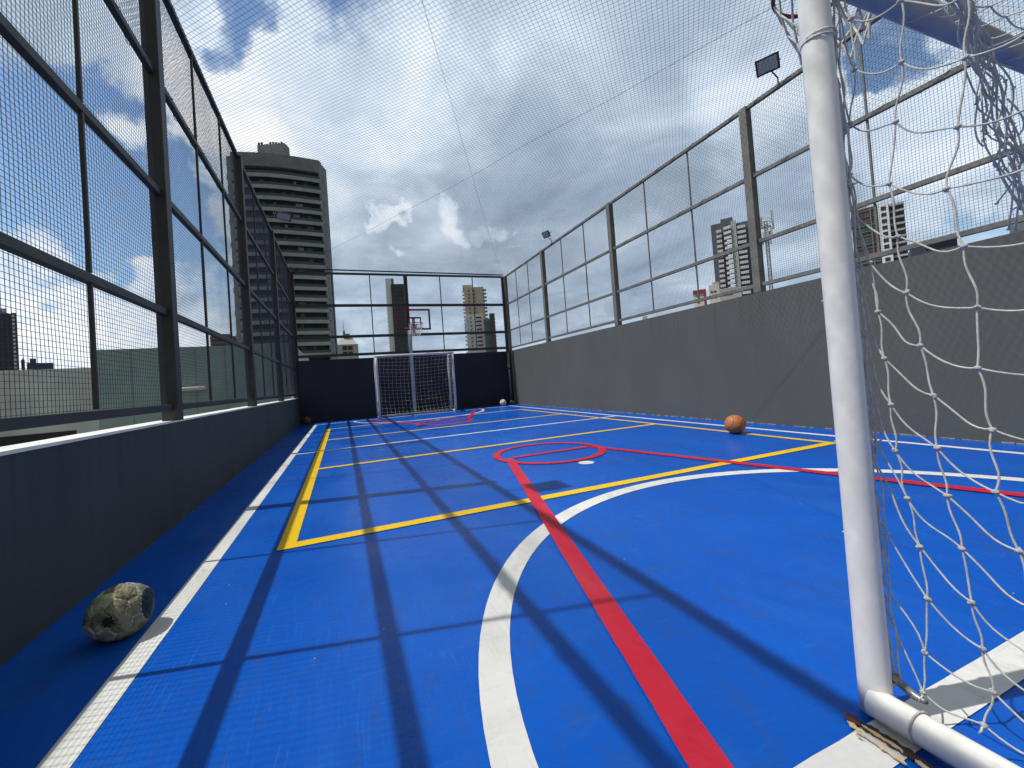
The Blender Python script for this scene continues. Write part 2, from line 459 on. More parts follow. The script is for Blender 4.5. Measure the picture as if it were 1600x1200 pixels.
MB().box(XW0-.06, XW1-.001, YW1, YW1+.22, 0, 1.94).build('wall_body', wall_navy, t)
MB().box(XW0-.20, XW0-.063, YW1-.06, YW1+.22, .802, 2.10).build('corner_pillar', mat('pillar_pale', (.42, .45, .44), .8, var=.08), t)
# pipes in the far right corner
t = thing('drain_pipe', (5.70, 13.9, 0), 'grey pipe clamped in the far right corner between the two walls', 'pipe')
MB().tube([(5.71, 13.86, 0), (5.71, 13.86, 1.9)], .045, 12).build('pipe', mat('pipe_grey', (.16, .165, .155), .5, var=.1), t, smooth=True)
MB().box(5.62, 5.80, 13.80, 13.92, 1.28, 1.33).build('clamp', steel, t, bevel=.004)
MB().box(5.755, 5.797, 13.55, 13.60, .02, 1.90).build('conduit', mat('conduit', (.10, .10, .095), .5), t)

# ------------------------------------------------------------------ fences
XL, XR, YF = -1.335, 5.86, 14.06
LZ = (4.76, 3.735, 2.705, 1.70, .908)        # rail heights on the left fence
RZ = (4.69, 3.665, 2.69, 2.055)
def bar(p0, p1, s0, s1, m, name, parent, bevel=.004):
    """square section tube between two points"""
    p0 = Vector(p0); p1 = Vector(p1); d = (p1-p0).normalized()
    side = Vector((0, 0, 1)).cross(d) if abs(d.z) < .9 else Vector((1, 0, 0))
    side.normalize(); up = d.cross(side)
    a = side*s0/2; c = up*s1/2
    q = [p0-a-c, p0+a-c, p0+a+c, p0-a+c, p1-a-c, p1+a-c, p1+a+c, p1-a+c]
    return MB().quad_box(q).build(name, m, parent, bevel=bevel)

def wob(a, z, s):
    return .012*noise.noise(Vector((a*.9, z*1.1, s))) + .003*noise.noise(Vector((a*5, z*5, s+9)))
def wire_panel(axis, fixed, a0, a1, zlo, zhi, parent, m, cell=.030, r=.00155, seed=0):
    """rectangular wire mesh between two rails; axis 'y' (side fences) or 'x' (end fence)"""
    b = MB()
    def pt(a, z, off=0):
        edge = min(1, (z-zlo)*6+.1, (zhi-z)*6+.1)
        d = wob(a, z, seed)*edge+off
        a2 = a+.006*noise.noise(Vector((a*1.6, z*1.9, seed+4)))*edge
        return (fixed+d, a2, z) if axis == 'y' else (a2, fixed+d, z)
    n = int(round((a1-a0)/cell)); ns = max(3, int((zhi-zlo)/.22))
    for i in range(n):
        a = a0+(i+.5)*cell
        b.wire([pt(a, zlo+(zhi-zlo)*j/ns) for j in range(ns+1)], r)
    nz = int((zhi-zlo)/cell); ms = max(4, int((a1-a0)/.28))
    for i in range(nz):
        z = zlo+(i+.5)*cell
        b.wire([pt(a0+(a1-a0)*j/ms, z, .0018) for j in range(ms+1)], r)
    return b.build('mesh_panel', m, parent)
def diamond_panel(axis, fixed, a0, a1, zlo, zhi, parent, m, cell=.05, r=.0011, seed=0):
    """the edge of the roof net folded down over the top panel"""
    b = MB(); h = zhi-zlo; st = cell*1.414
    def pt(a, z):
        d = .02*noise.noise(Vector((a*1.5, z*2, seed)))+.012
        s_ = .025*noise.noise(Vector((a*1.1, z*1.3, seed+3)))
        return (fixed+d, a+s_, z) if axis == 'y' else (a+s_, fixed+d, z)
    x = a0-h
    while x < a1+h:
        for sgn in (1, -1):
            pts = []
            for j in range(9):
                z = zlo+h*j/8; a = x+(z-zlo)*sgn+(h/2 if sgn < 0 else -h/2)
                if a0 <= a <= a1: pts.append(pt(a, z))
            if len(pts) > 1: b.wire(pts, r)
        x += st
    return b.build('draped_net', m, parent)

def lacing(axis, fixed, a0, a1, z, parent, m, rad=.040, pitch=.42):
    b = MB(); n = int((a1-a0)/pitch*10); pts = []
    for i in range(n+1):
        a = a0+(a1-a0)*i/n; ph = 2*math.pi*(a-a0)/pitch+.7*math.sin(a*1.3)
        sq = 1/max(abs(math.cos(ph)), abs(math.sin(ph)))*.80
        o_, h = rad*sq*math.cos(ph), rad*sq*math.sin(ph)
        pts.append((fixed+o_, a, z+h) if axis == 'y' else (a, fixed+o_, z+h))
    b.tube(pts, .0028, 4, cap=False)
    return b.build('lacing', m, parent)
def side_fence(name, X, posts, subs, zs, base, m, mw, label, seed):
    t = thing(name, (X, 6, base), label, 'fence')
    for y in posts:
        bar((X, y, base), (X, y, zs[0]+.02), .115, .115, m, 'post', t)
    for z in zs[:1]:
        for a, c in zip(posts[:-1], posts[1:]): bar((X, a+.058, z), (X, c-.058, z), .055, .055, m, 'rail', t)
    for z in zs[1:]:
        for a, c in zip(posts[:-1], posts[1:]): bar((X, a+.058, z), (X, c-.058, z), .048, .056, m, 'rail', t)
    lacing('y', X, posts[0]+.1, posts[-1]-.1, zs[0], t, wire_m)
    lacing('y', X, posts[0]+.1, posts[-1]-.1, zs[1], t, wire_m, pitch=.5)
    for a, c in zip(posts[:-1], posts[1:]):
        for y in subs:
            if a+.1 < y < c-.1:
                for zt, zb in zip(zs[:-1], zs[1:]):
                    bar((X+.012, y, zb+.033), (X+.012, y, zt-.033), .022, .022, m, 'bar', t, .002)
        for i, (zt, zb) in enumerate(zip(zs[:-1], zs[1:])):
            sx = 1 if X < 0 else -1
            wire_panel('y', X-sx*.020, a+.05, c-.05, zb+.02, zt-.02, t, mw, seed=seed+i)
            if i == 0: diamond_panel('y', X-sx*.045, a, c, zb, zt, t, roofnet_m, seed=seed+50)
    return t
side_fence('side_fence', XL, [-2.15, .90, 4.19, 7.44, 10.72, 13.99], [-1.1, -.1, 1.98, 3.03, 5.23, 6.30, 8.53, 9.62, 11.81, 12.90],
           LZ, .80, steel, wire_m, 'tall dark steel mesh fence standing on the low left parapet', 1)
side_fence('side_fence', XR, [-2.15, .94, 4.285, 7.63, 10.97, 13.99], [-1.1, -.1, 2.83, 5.40, 6.51, 8.74, 9.86, 12.08, 13.03],
           RZ, 1.945, steel_r, wire_r, 'weathered steel mesh fence on top of the tall grey right wall', 20)
t = thing('end_fence', (2.2, YF, 1.94), 'dark steel mesh fence on top of the far navy wall behind the hoop', 'fence')
EZ = (4.70, 3.665, 2.66, 2.07)
ex = [XL+.07, 2.22, XR-.07]
for x in ex: bar((x, YF, 1.945), (x, YF, 4.72), .12, .09, steel, 'post', t)
for a, c in zip(ex[:-1], ex[1:]):
    for z in EZ: bar((a+.061, YF, z), (c-.061, YF, z), .07, .085 if z < 4.6 else .06, steel, 'rail', t)
    for i in (1, 2):
        x = a+(c-a)*i/3
        for zt, zb in zip(EZ[:-1], EZ[1:]): bar((x, YF-.01, zb+.045), (x, YF-.01, zt-.045), .03, .03, steel, 'bar', t, .002)
    for i, (zt, zb) in enumerate(zip(EZ[:-1], EZ[1:])):
        wire_panel('x', YF+.02, a+.05, c-.05, zb+.02, zt-.02, t, wire_m, seed=40+i, r=.0013)
bar((XL+.08, YF-.10, 4.80), (XR-.08, YF-.10, 4.75), .05, .035, mat('rail_dark', (.05, .05, .05), .6), 'net_rail', t)
# small rusty ties on top of the bottom rail of the left fence
# ------------------------------------------------------------------ roof net
def roofz(x, y):
    sx = (x-XL)/(XR-XL); sag = .10*math.sin(math.pi*max(0, min(1, sx)))
    return 4.735-sag+.03*noise.noise(Vector((x*.5, y*.5, 3)))+.01*noise.noise(Vector((x*1.7, y*1.7, 8)))
b = MB(); x0, x1, y0, y1 = XL, XR, -1.0, YF-.1
st = .0495*1.414
for sgn in (1, -1):
    c0 = (x0-y1) if sgn > 0 else (x0+y0)
    c1 = (x1-y0) if sgn > 0 else (x1+y1)
    c = c0
    while c < c1:
        # x = c + sgn*y
        ya, yb = sorted((((x0-c)*sgn), ((x1-c)*sgn)))
        ya = max(ya, y0); yb = min(yb, y1)
        if yb-ya > .1:
            k = max(2, int((yb-ya)/.3)); pts = []
            for i in range(k+1):
                y = ya+(yb-ya)*i/k; x = c+sgn*y
                w1 = .02*noise.noise(Vector((x*.7, y*.7, 11+sgn)))
                pts.append((x+w1, y, roofz(x, y)))
            b.wire(pts, .0017)
        c += st
o = b.build('roof_net', roofnet_m)
tag(o, 'fine dark diamond net stretched over the whole court as a roof', 'net')
cab = mat('cable', (.06, .065, .08), .5)
def cable(p0, p1, lab):
    p0 = Vector(p0); p1 = Vector(p1); pts = []
    for i in range(41):
        f = i/40; p = p0.lerp(p1, f); p.z = roofz(p.x, p.y)-.012-.01*math.sin(f*math.pi); pts.append(p)
    o = MB().tube(pts, .0022, 6).build('support_cable', cab, smooth=True)
    tag(o, lab, 'cable', 'steel cables under the roof net')
cable((-.9, -.1, 4.7), (5.7, 13.9, 4.7), 'thin cable under the roof net running away to the far right corner')
cable((-1.25, 13.85, 4.7), (5.75, .5, 4.7), 'thin cable under the roof net crossing from far left to near right')

# ------------------------------------------------------------------ floodlights
lamp_glass = mat('lamp_glass', (.50, .50, .48), .6)
lamp_body = mat('lamp_body', (.03, .03, .032), .5)
def floodlight(base, head, aim, size, label, arm=.18):
    """base on rail, head centre offset, aim = direction the glass faces"""
    t = thing('floodlight', base, label, 'floodlight', 'floodlights on the top rails')
    p = Vector(base); h = Vector(head)
    MB().tube([p, p+Vector((0, 0, arm*.5)), p.lerp(h, .6)+Vector((0, 0, .02))], .009, 8).build('arm', lamp_body, t, smooth=True)
    a = Vector(aim).normalized(); s = a.cross(Vector((0, 0, 1))).normalized(); u = s.cross(a)
    W, Hh, D = size[0]/2, size[1]/2, .035
    q = lambda x, y, z: h+s*x+u*y+a*z
    b = MB(); b.quad_box([q(-W, -Hh, -D), q(W, -Hh, -D), q(W, Hh, -D), q(-W, Hh, -D), q(-W, -Hh, 0), q(W, -Hh, 0), q(W, Hh, 0), q(-W, Hh, 0)])
    for i in range(6):
        x = -W*.7+i*W*.28
        b.quad_box([q(x, -Hh*.8, -D-.03), q(x+.008, -Hh*.8, -D-.03), q(x+.008, Hh*.8, -D-.03), q(x, Hh*.8, -D-.03), q(x, -Hh*.8, -D), q(x+.008, -Hh*.8, -D), q(x+.008, Hh*.8, -D), q(x, Hh*.8, -D)])
    b.build('housing', lamp_body, t)
    w2, h2 = W*.82, Hh*.78
    MB().quad_box([q(-w2, -h2, .001), q(w2, -h2, .001), q(w2, h2, .001), q(-w2, h2, .001), q(-w2, -h2, .004), q(w2, -h2, .004), q(w2, h2, .004), q(-w2, h2, .004)]).build('lamp_glass', lamp_glass, t)
    MB().tube([q(-W-.008, 0, -.01), q(-W-.008, 0, -D-.09), q(W+.008, 0, -D-.09), q(W+.008, 0, -.01)], .007, 6).build('bracket', lamp_body, t)
    return t
floodlight((XR, 3.77, 4.72), (5.60, 3.72, 4.90), (-.75, -.42, -.50), (.27, .20), 'black floodlight on the right top rail nearest the white goalpost')
floodlight((XR, 10.35, 4.72), (5.68, 10.32, 4.95), (-.8, -.3, -.5), (.24, .18), 'small black floodlight far along the right top rail')
floodlight((XL, 10.0, 4.73), (-.98, 10.0, 4.86), (.35, -.62, -.62), (.34, .17), 'floodlight on the left top rail in front of the tall balcony tower')
floodlight((XL, 3.85, 4.73), (-1.07, 3.80, 4.97), (.25, .0, -.97), (.27, .30), 'floodlight on the near left top rail above the frame')

# ------------------------------------------------------------------ goals
def catenary(p0, p1, sag, n=7, dirv=(0, 0, -1)):
    p0 = Vector(p0); p1 = Vector(p1); d = Vector(dirv)
    return [p0.lerp(p1, i/n)+d*sag*4*(i/n)*(1-i/n) for i in range(n+1)]
def torus(b, c, axis, r, rt, n=14, m=6):
    a = Vector(axis).normalized(); u = a.orthogonal().normalized(); v = a.cross(u)
    pts = [Vector(c)+(u*math.cos(2*math.pi*i/n)+v*math.sin(2*math.pi*i/n))*r for i in range(n)]
    return b.tube(pts, rt, m, closed=True)

def pipe(p0, p1, r, name, parent, n=28, seg=24, m=None):
    p0 = Vector(p0); p1 = Vector(p1)
    pts = [p0.lerp(p1, i/seg) for i in range(seg+1)]
    rr = [r*(1+.006*noise.noise(p*9)) for p in pts]
    return MB().tube(pts, rr, n).build(name, m or white_pipe, parent, smooth=True)

# near goal
GX, GY, GR = 1.258, .70, .0352
t = thing('football_goal', (2.46, GY, 0), 'white tubular goal with rope net close to the camera on the right', 'goal')
pipe((GX, GY, .01), (GX, GY, 2.00), GR, 'post', t)
pipe((3.66, GY, .01), (3.66, GY, 2.00), GR, 'post', t)
pipe((GX-GR, GY, 2.01), (3.66+GR, GY, 2.01), GR+.003, 'crossbar', t, m=mat('grey_pipe', (.34, .34, .31), .55, var=.12, vscale=7, bump=.2, bscale=30))  # crossbar colour darkened to offset blue light bounced off the floor
pipe((GX-.022, GY-.005, .046), (GX-.022, -.22, .046), .0355, 'ground_bar', t)
pipe((3.68, GY, .045), (3.68, -.22, .045), .040, 'ground_bar', t)
pipe((GX-.06, -.26, .045), (3.72, -.26, .045), .038, 'ground_bar', t)
pipe((GX-.022, -.22, .05), (GX-.022, -.22, 1.98), .025, 'rear_post', t)
pipe((3.68, -.22, .05), (3.68, -.22, 1.98), .025, 'rear_post', t)
pipe((GX, GY-.02, 2.0), (GX, -.24, 2.0), .025, 'top_bar', t)
pipe((3.68, GY-.02, 2.0), (3.68, -.24, 2.0), .025, 'top_bar', t)
# weld plate and bent clamp at the foot of the post
b = MB(); b.tube([(GX+.028, GY-.028, .098), (GX+.048, GY-.034, .085), (GX+.052, GY-.060, .070), (GX+.040, GY-.085, .078)], [.006, .010, .010, .006], 8)
b.blob((GX+.036, GY-.031, .104), .016, .010, .010)
b.build('foot_clamp', mat('clamp_metal', (.30, .30, .29), .4, metal=.6, var=.4, vscale=60), t, smooth=True)
# net of the near goal: knots of the side net (Y, Z), column by column from the post backwards
K = {
1: [(0.682,1.928),(0.685,1.807),(0.688,1.671),(0.684,1.542),(0.687,1.412),(0.692,1.291),(0.693,1.166),(0.695,1.039),(0.692,0.909),(0.692,0.771),(0.69,0.672),(0.689,0.523),(0.692,0.395),(0.685,0.289),(0.689,0.157)],
2: [(0.644,1.826),(0.65,1.697),(0.672,1.566),(0.678,1.428),(0.675,1.316),(0.655,1.184),(0.647,1.053),(0.643,0.931),(0.635,0.812),(0.634,0.694),(0.619,0.577),(0.606,0.46),(0.598,0.337),(0.613,0.197),(0.624,0.092)],
3: [(0.544,1.787),(0.554,1.643),(0.578,1.512),(0.598,1.366),(0.589,1.229),(0.588,1.09),(0.571,0.957),(0.556,0.836),(0.555,0.711),(0.548,0.599),(0.531,0.481),(0.52,0.366),(0.512,0.264),(0.502,0.174),(0.521,0.088)],
4: [(0.436,1.701),(0.445,1.568),(0.467,1.43),(0.493,1.304),(0.474,1.167),(0.465,1.03),(0.472,0.898),(0.461,0.764),(0.462,0.631),(0.44,0.511),(0.43,0.398),(0.425,0.284),(0.419,0.199),(0.407,0.134),(0.424,0.088)]}
KX = {1: 1.305, 2: 1.31, 3: 1.31, 4: 1.30}
rnd = random.Random(3)
for c in range(5, 10):
    K[c] = [(.44-.115*(c-4)+rnd.uniform(-.012, .012), K[4][r][1]+rnd.uniform(-.014, .014)) for r in range(15)]
    KX[c] = 1.30-.01*(c-4)
P = {c: [Vector((KX[c]+rnd.uniform(-.006, .006), y, z)) for y, z in K[c]] for c in K}
net = MB(); kn = MB()
def strand(b, p0, p1, sag, out=0.0, r=.0022, n=9, curl=1.0):
    p0 = Vector(p0); p1 = Vector(p1); d = p1-p0; ln = d.length
    side = d.cross(Vector((1, 0, 0)))
    side = side.normalized() if side.length > 1e-5 else Vector((0, 0, 1))
    ph = rnd.uniform(-1, 1)*.10*ln*curl
    pts = []
    for i in range(n+1):
        f = i/n; s_ = 4*f*(1-f)
        pts.append(p0+d*f+Vector((out, 0, -1))*sag*s_+side*ph*math.sin(f*2*math.pi)*.5)
    b.tube(pts, r, 6, cap=False)
def knot(b, p, s_=.0058):
    b.blob(p, s_, s_*1.3, s_*.9, 5, 8)
    b.blob(Vector(p)+Vector((rnd.uniform(-1, 1), rnd.uniform(-1, 1), rnd.uniform(-1, 1)))*s_*.8, s_*.7, s_*.7, s_*.6, 5, 7)
for c in K:
    for r in range(15):
        knot(kn, P[c][r])
        if r < 14: strand(net, P[c][r], P[c][r+1], .004, .8, curl=1.0)
        if c < 9:
            a = P[c][r-1] if c == 1 and r > 0 else P[c][r]
            strand(net, a, P[c+1][r], .018 if c > 1 else .010, .3, curl=1.0)
    top = Vector((KX[c]-.03, K[c][0][0], 2.0)); strand(net, top, P[c][0], .003)
    foot = Vector((GX+.03, K[c][14][0], .08)); strand(net, P[c][14], foot, .004)
# lacing rope down the back of the post, and loose loops beside it
lace = [Vector((GX+.036+.004*rnd.uniform(-1, 1), GY-.022+.004*rnd.uniform(-1, 1), 1.95-i*.0625)) for i in range(31)]
def smooth_path(pts, k=4):
    out = []
    for i in range(len(pts)-1):
        p0 = pts[max(i-1, 0)]; p1 = pts[i]; p2 = pts[i+1]; p3 = pts[min(i+2, len(pts)-1)]
        for j in range(k):
            f = j/k
            out.append(.5*((2*p1)+(p2-p0)*f+(2*p0-5*p1+4*p2-p3)*f*f+(3*p1-p0-3*p2+p3)*f**3))
    out.append(pts[-1]); return out
net.tube(smooth_path(lace), .0028, 6)
lace2 = [p+Vector((.006*rnd.uniform(-1, 1)+.004, -.010+.006*rnd.uniform(-1, 1), .02)) for p in lace]
net.tube(smooth_path(lace2), .0024, 6)
for i in range(2, 14):      # slack loops between lace and first knots
    strand(net, lace[i*2], P[1][i], .012, 1.2)
# top net, back net and right side, mostly outside the picture
def net_sheet(b, f, nu, nv, r=.0022, sag=.010):
    g_ = [[Vector(f(i/nu, j/nv)) for j in range(nv+1)] for i in range(nu+1)]
    for i in range(nu+1):
        for j in range(nv+1):
            if i < nu: b.tube(catenary(g_[i][j], g_[i+1][j], sag, 4), r, 5, cap=False)
            if j < nv: b.tube(catenary(g_[i][j], g_[i][j+1], sag*.5, 3), r, 5, cap=False)
    return g_
rj = random.Random(5)
J = lambda s_=.02: rj.uniform(-s_, s_)
net_sheet(net, lambda u, v: (GX+2.4*u+J(), GY-.92*v+J(), 1.985-.10*math.sin(math.pi*v)*math.sin(math.pi*u)**.5+J(.01)), 20, 8)
net_sheet(net, lambda u, v: (GX+2.4*u+J(), -.24+.16*math.sin(math.pi*v)+J(), 1.97-1.88*v), 20, 15)
net_sheet(net, lambda u, v: (3.66+J(.01), GY-.92*u+J(), 1.96-1.88*v), 8, 15)
kb = len(net.v); net.v += kn.v; net.f += [tuple(i+kb for i in f) for f in kn.f]; net.m += [1]*len(kn.f)
net.build('net', [twine, knot_m], t, smooth=True)
kn = MB()
# gathered bunch of spare netting hanging off the crossbar
bun = MB()
def px3(u, v, y): 
    d = ray(u, v); return CAM+d*((y-CAM.y)/d.y)
bpath = [(1470, -30), (1500, 25), (1530, 85), (1552, 140), (1572, 200), (1590, 262), (1610, 330)]
for s_ in range(12):
    pts = []
    for i, (u, v) in enumerate(bpath):
        p = px3(u, v, .60)
        spread = (.012+.012*abs(math.sin(i*1.3)))*(1+.25*i)
        pts.append(p+Vector((rj.uniform(-1, 1)*spread, rj.uniform(-1, 1)*spread, rj.uniform(-1, 1)*spread)))
    bun.tube(smooth_path(pts, 5), .0025, 6)
    for p in pts[1:]: knot(bun, p, .0045)
for i in range(16):
    a = px3(*bpath[i % 6], .60)+Vector((rj.uniform(-.05, .05), rj.uniform(-.04, .04), rj.uniform(-.05, .05)))
    c_ = px3(*bpath[(i % 6)+1], .60)+Vector((rj.uniform(-.06, .06), rj.uniform(-.04, .04), rj.uniform(-.06, .06)))
    bun.tube(catenary(a, c_, .03, 7, (rj.uniform(-1, 1), rj.uniform(-1, 1), -1)), .0024, 6)
strand(bun, px3(1512, 81, .62), px3(1640, 40, .62), .004)
bun.build('bunched_net', twine, t, smooth=True)
for z in (1.80, 1.405, 1.10, .715, .47):
    tie = MB()
    if z > 1.7:
        torus(tie, (GX+.004, GY-.002, z), (.12, .1, 1), GR+.0035, .0024)
        torus(tie, (GX+.002, GY-.002, z-.006), (.05, -.08, 1), GR+.0035, .0024)
    else:
        pts = [Vector((GX+math.cos(a)*(GR+.002), GY+math.sin(a)*(GR+.002), z+.004*math.sin(a*3))) for a in [R_(-62+i*22) for i in range(9)]]
        tie.tube(pts, .0022, 6)
    knot(tie, (GX+GR+.004, GY-.020, z-.002), .0058)
    tie.tube([(GX+GR+.002, GY-.02, z), (GX+GR+.02, GY-.028, z-.004), (GX+GR+.028, GY-.032, z+.002)], .0022, 6)
    tie.build('rope_tie', twine, t, smooth=True)
tie = MB()
torus(tie, (GX-.022, .60, .046), (.1, 1, 0), .0395, .0024)
tie.build('rope_tie', twine, t, smooth=True)

# rusty break in the floor at the foot of the goal
rb = mat('rusty_floor', (.15, .06, .022), .8, var=.5, vscale=50, bump=.8, bscale=120, col2=(.045, .03, .022))
chipm = mat('peeled_paint', (.72, .50, .26), .8, col2=(.62, .62, .56), vscale=40, bump=.5, bscale=150)
def ragged(x0, y0, x1, y1, wd, n=16, seed=1):
    r_ = random.Random(seed); d = Vector((x1-x0, y1-y0)); nn = Vector((-d.y, d.x)).normalized(); a = []; c = []
    for i in range(n+1):
        f = i/n; e_ = min(1, math.sin(math.pi*f)*3+.15)
        a.append((x0+d.x*f+nn.x*wd*e_*r_.uniform(.3, 1), y0+d.y*f+nn.y*wd*e_*r_.uniform(.3, 1)))
        c.append((x0+d.x*f-nn.x*wd*e_*r_.uniform(.35, 1), y0+d.y*f-nn.y*wd*e_*r_.uniform(.35, 1)))
    return a+c[::-1][1:-1]
t = thing('floor_damage', (1.13, .66, 0), 'rusty crack with peeling paint in the floor beside the goal foot', 'damage')
MB().prism(ragged(1.178, .734, 1.187, .55, .017, 30, seed=2), .0080, .0090).build('rust_patch', rb, t)
MB().prism(ragged(1.155, .712, 1.142, .585, .009, 22, seed=5), .0092, .0125).build('paint_flake', chipm, t)
MB().prism(ragged(1.174, .69, 1.177, .61, .006, 12, seed=7), .0092, .0120).build('paint_flake', chipm, t)
for i in range(5):
    r_ = random.Random(60+i); x, y = 1.145+r_.uniform(-.03, .03), .66+r_.uniform(-.08, .07)
    MB().prism(ragged(x, y, x+r_.uniform(-.008, .008), y+r_.uniform(.006, .014), .003, 5, seed=80+i), .0093, .0115).build('paint_flake', chipm, t)
MB().prism(ragged(1.172, .585, 1.166, .535, .008, seed=9), .0092, .0130).build('paint_flake', chipm, t)

# far goal
t = thing('football_goal', (2.2, 13.0, 0), 'white goal standing at the far end in front of the navy wall', 'goal')
fx0, fx1, fy, fr = 1.01, 3.40, 13.0, 13.62
fw = mat('far_pipe', (.66, .67, .68), .45, var=.05, vscale=9)
pipe((fx0, fy, 0), (fx0, fy, 1.89), .04, 'post', t, 16, 6, fw)
pipe((fx1, fy, 0), (fx1, fy, 1.89), .04, 'post', t, 16, 6, fw)
pipe((fx0-.04, fy, 1.90), (fx1+.04, fy, 1.90), .04, 'crossbar', t, 16, 6, fw)
for x in (fx0, fx1):
    pipe((x, fr, .03), (x, fr, 1.86), .035, 'rear_post', t, 12, 4, fw)
    pipe((x, fy, .035), (x, fr, .035), .03, 'ground_bar', t, 12, 4, fw)
    pipe((x, fy+.04, 1.88), (x, fr, 1.86), .028, 'top_bar', t, 12, 4, fw)
pipe((fx0, fr, .035), (fx1, fr, .035), .033, 'ground_bar', t, 12, 4, fw)
b = MB(); rj = random.Random(11)
net_sheet(b, lambda u, v: (fx0+2.39*u+J(.012), 13.10+.42*math.sin(math.pi*min(1, v*.95+.05))**.7+.10*v+J(.02), 1.87-1.80*v-.05*math.sin(math.pi*u)+J(.008)), 19, 16, .0018, .012)
for x in (fx0, fx1):
    net_sheet(b, lambda u, v: (x+J(.02), fy+.58*u+J(.01), 1.86-1.80*v+J(.01)), 5, 16, .0018, .01)
b.build('net', twine, t, smooth=True)

# ------------------------------------------------------------------ basketball hoops
red = mat('board_red', (.22, .008, .020), .5, var=.1, vscale=6)
rimred = mat('rim_red', (.20, .010, .018), .45, var=.3, vscale=20)
polem = mat('hoop_pole', (.42, .45, .47), .5, var=.08, vscale=5)
acry = bpy.data.materials.new('acrylic'); acry.use_nodes = True
ap = acry.node_tree.nodes['Principled BSDF']
ap.inputs['Base Color'].default_value = (.95, .97, 1, 1); ap.inputs['Roughness'].default_value = .03
ap.inputs['Transmission Weight'].default_value = 1; ap.inputs['IOR'].default_value = 1.02
def hoop(cx, yb, sy, zrim, label, polex, poley):
    """yb: front face of the board; sy: -1 when the hoop faces the camera"""
    t = thing('basketball_hoop', (polex, poley, 0), label, 'hoop')
    zb0, zb1, hw = zrim-.16, zrim+.52, .545
    q = MB()
    y0, y1 = sorted((yb, yb-sy*.022))
    for x0, x1_, za, zc in ((-hw, hw, zb1-.055, zb1), (-hw, hw, zb0, zb0+.055), (-hw, -hw+.055, zb0+.055, zb1-.055), (hw-.055, hw, zb0+.055, zb1-.055),
                            (-.24, .24, zrim+.21, zrim+.26), (-.24, -.205, zrim-.06, zrim+.21), (.205, .24, zrim-.06, zrim+.21)):
        q.box(cx+x0, cx+x1_, y0, y1, za, zc)
    q.build('board_frame', red, t)
    MB().box(cx-hw+.046, cx+hw-.046, yb-sy*.013-.003, yb-sy*.013+.003, zb0+.046, zb1-.046).build('board_glass', acry, t)
    rr = .225; rc = Vector((cx, yb+sy*(rr+.11), zrim))
    ri = MB(); torus(ri, rc, (0, 0, 1), rr, .010, 36, 8)
    for dx in (-.07, .07): ri.tube([(cx+dx, yb, zrim-.01), (cx+dx*1.2, yb+sy*.125, zrim)], .009, 6)
    ri.box(cx-.09, cx+.09, min(yb, yb+sy*.012), max(yb, yb+sy*.012), zrim-.10, zrim+.02)
    rim = ri.build('rim', rimred, t, smooth=True)
    n = MB(); k = 12
    rows = [(1.0, 0), (.90, -.10), (.76, -.20), (.62, -.29), (.58, -.38)]
    r2 = random.Random(int(cx*100+yb*7))
    G = [[rc+Vector((math.cos(2*math.pi*(i+.5*(j % 2))/k)*rr*s_+r2.uniform(-.006, .006), math.sin(2*math.pi*(i+.5*(j % 2))/k)*rr*s_, dz+r2.uniform(-.01, .01))) for i in range(k)] for j, (s_, dz) in enumerate(rows)]
    for j in range(4):
        for i in range(k):
            a = G[j][i]; i2 = (i if j % 2 == 0 else i+1) % k; i3 = (i2-1) % k
            n.tube([a, G[j+1][i2]], .0052, 5, cap=False); n.tube([a, G[j+1][i3]], .0052, 5, cap=False)
    n.build('net', twine, rim, smooth=True)
    p = MB(); p.box(polex-.055, polex+.055, poley-.055, poley+.055, 0, zrim-.10)
    p.build('pole', polem, t, bevel=.008)
    ya, yc = sorted((poley, yb-sy*.03))
    p = MB(); p.box(polex-.045, polex+.045, ya, yc, zrim-.28, zrim-.10)
    p.quad_box([(polex-.035, poley-.05, zrim-.65), (polex+.035, poley-.05, zrim-.65), (polex+.035, poley+.05, zrim-.65), (polex-.035, poley+.05, zrim-.65),
                (polex-.035, (ya+yc)/2-.05, zrim-.285), (polex+.035, (ya+yc)/2-.05, zrim-.285), (polex+.035, (ya+yc)/2+.05, zrim-.285), (polex-.035, (ya+yc)/2+.05, zrim-.285)])
    p.build('arm', polem, t, bevel=.006)
    p = MB(); p.box(cx-.30, cx+.30, yb-sy*.030-.006, yb-sy*.030+.006, zrim-.12, zrim-.08); p.box(cx-.05, cx+.05, yb-sy*.036-.006, yb-sy*.036+.006, zrim-.28, zrim+.25)
    p.build('mount', polem, t)
    return t
hoop(2.27, 13.25, -1, 2.87, 'basketball hoop with clear red framed board behind the far goal', 2.20, 13.78)
hoop(2.38, .92, 1, 2.83, 'basketball hoop whose rim hangs above the near white goalpost', 2.40, -.45)

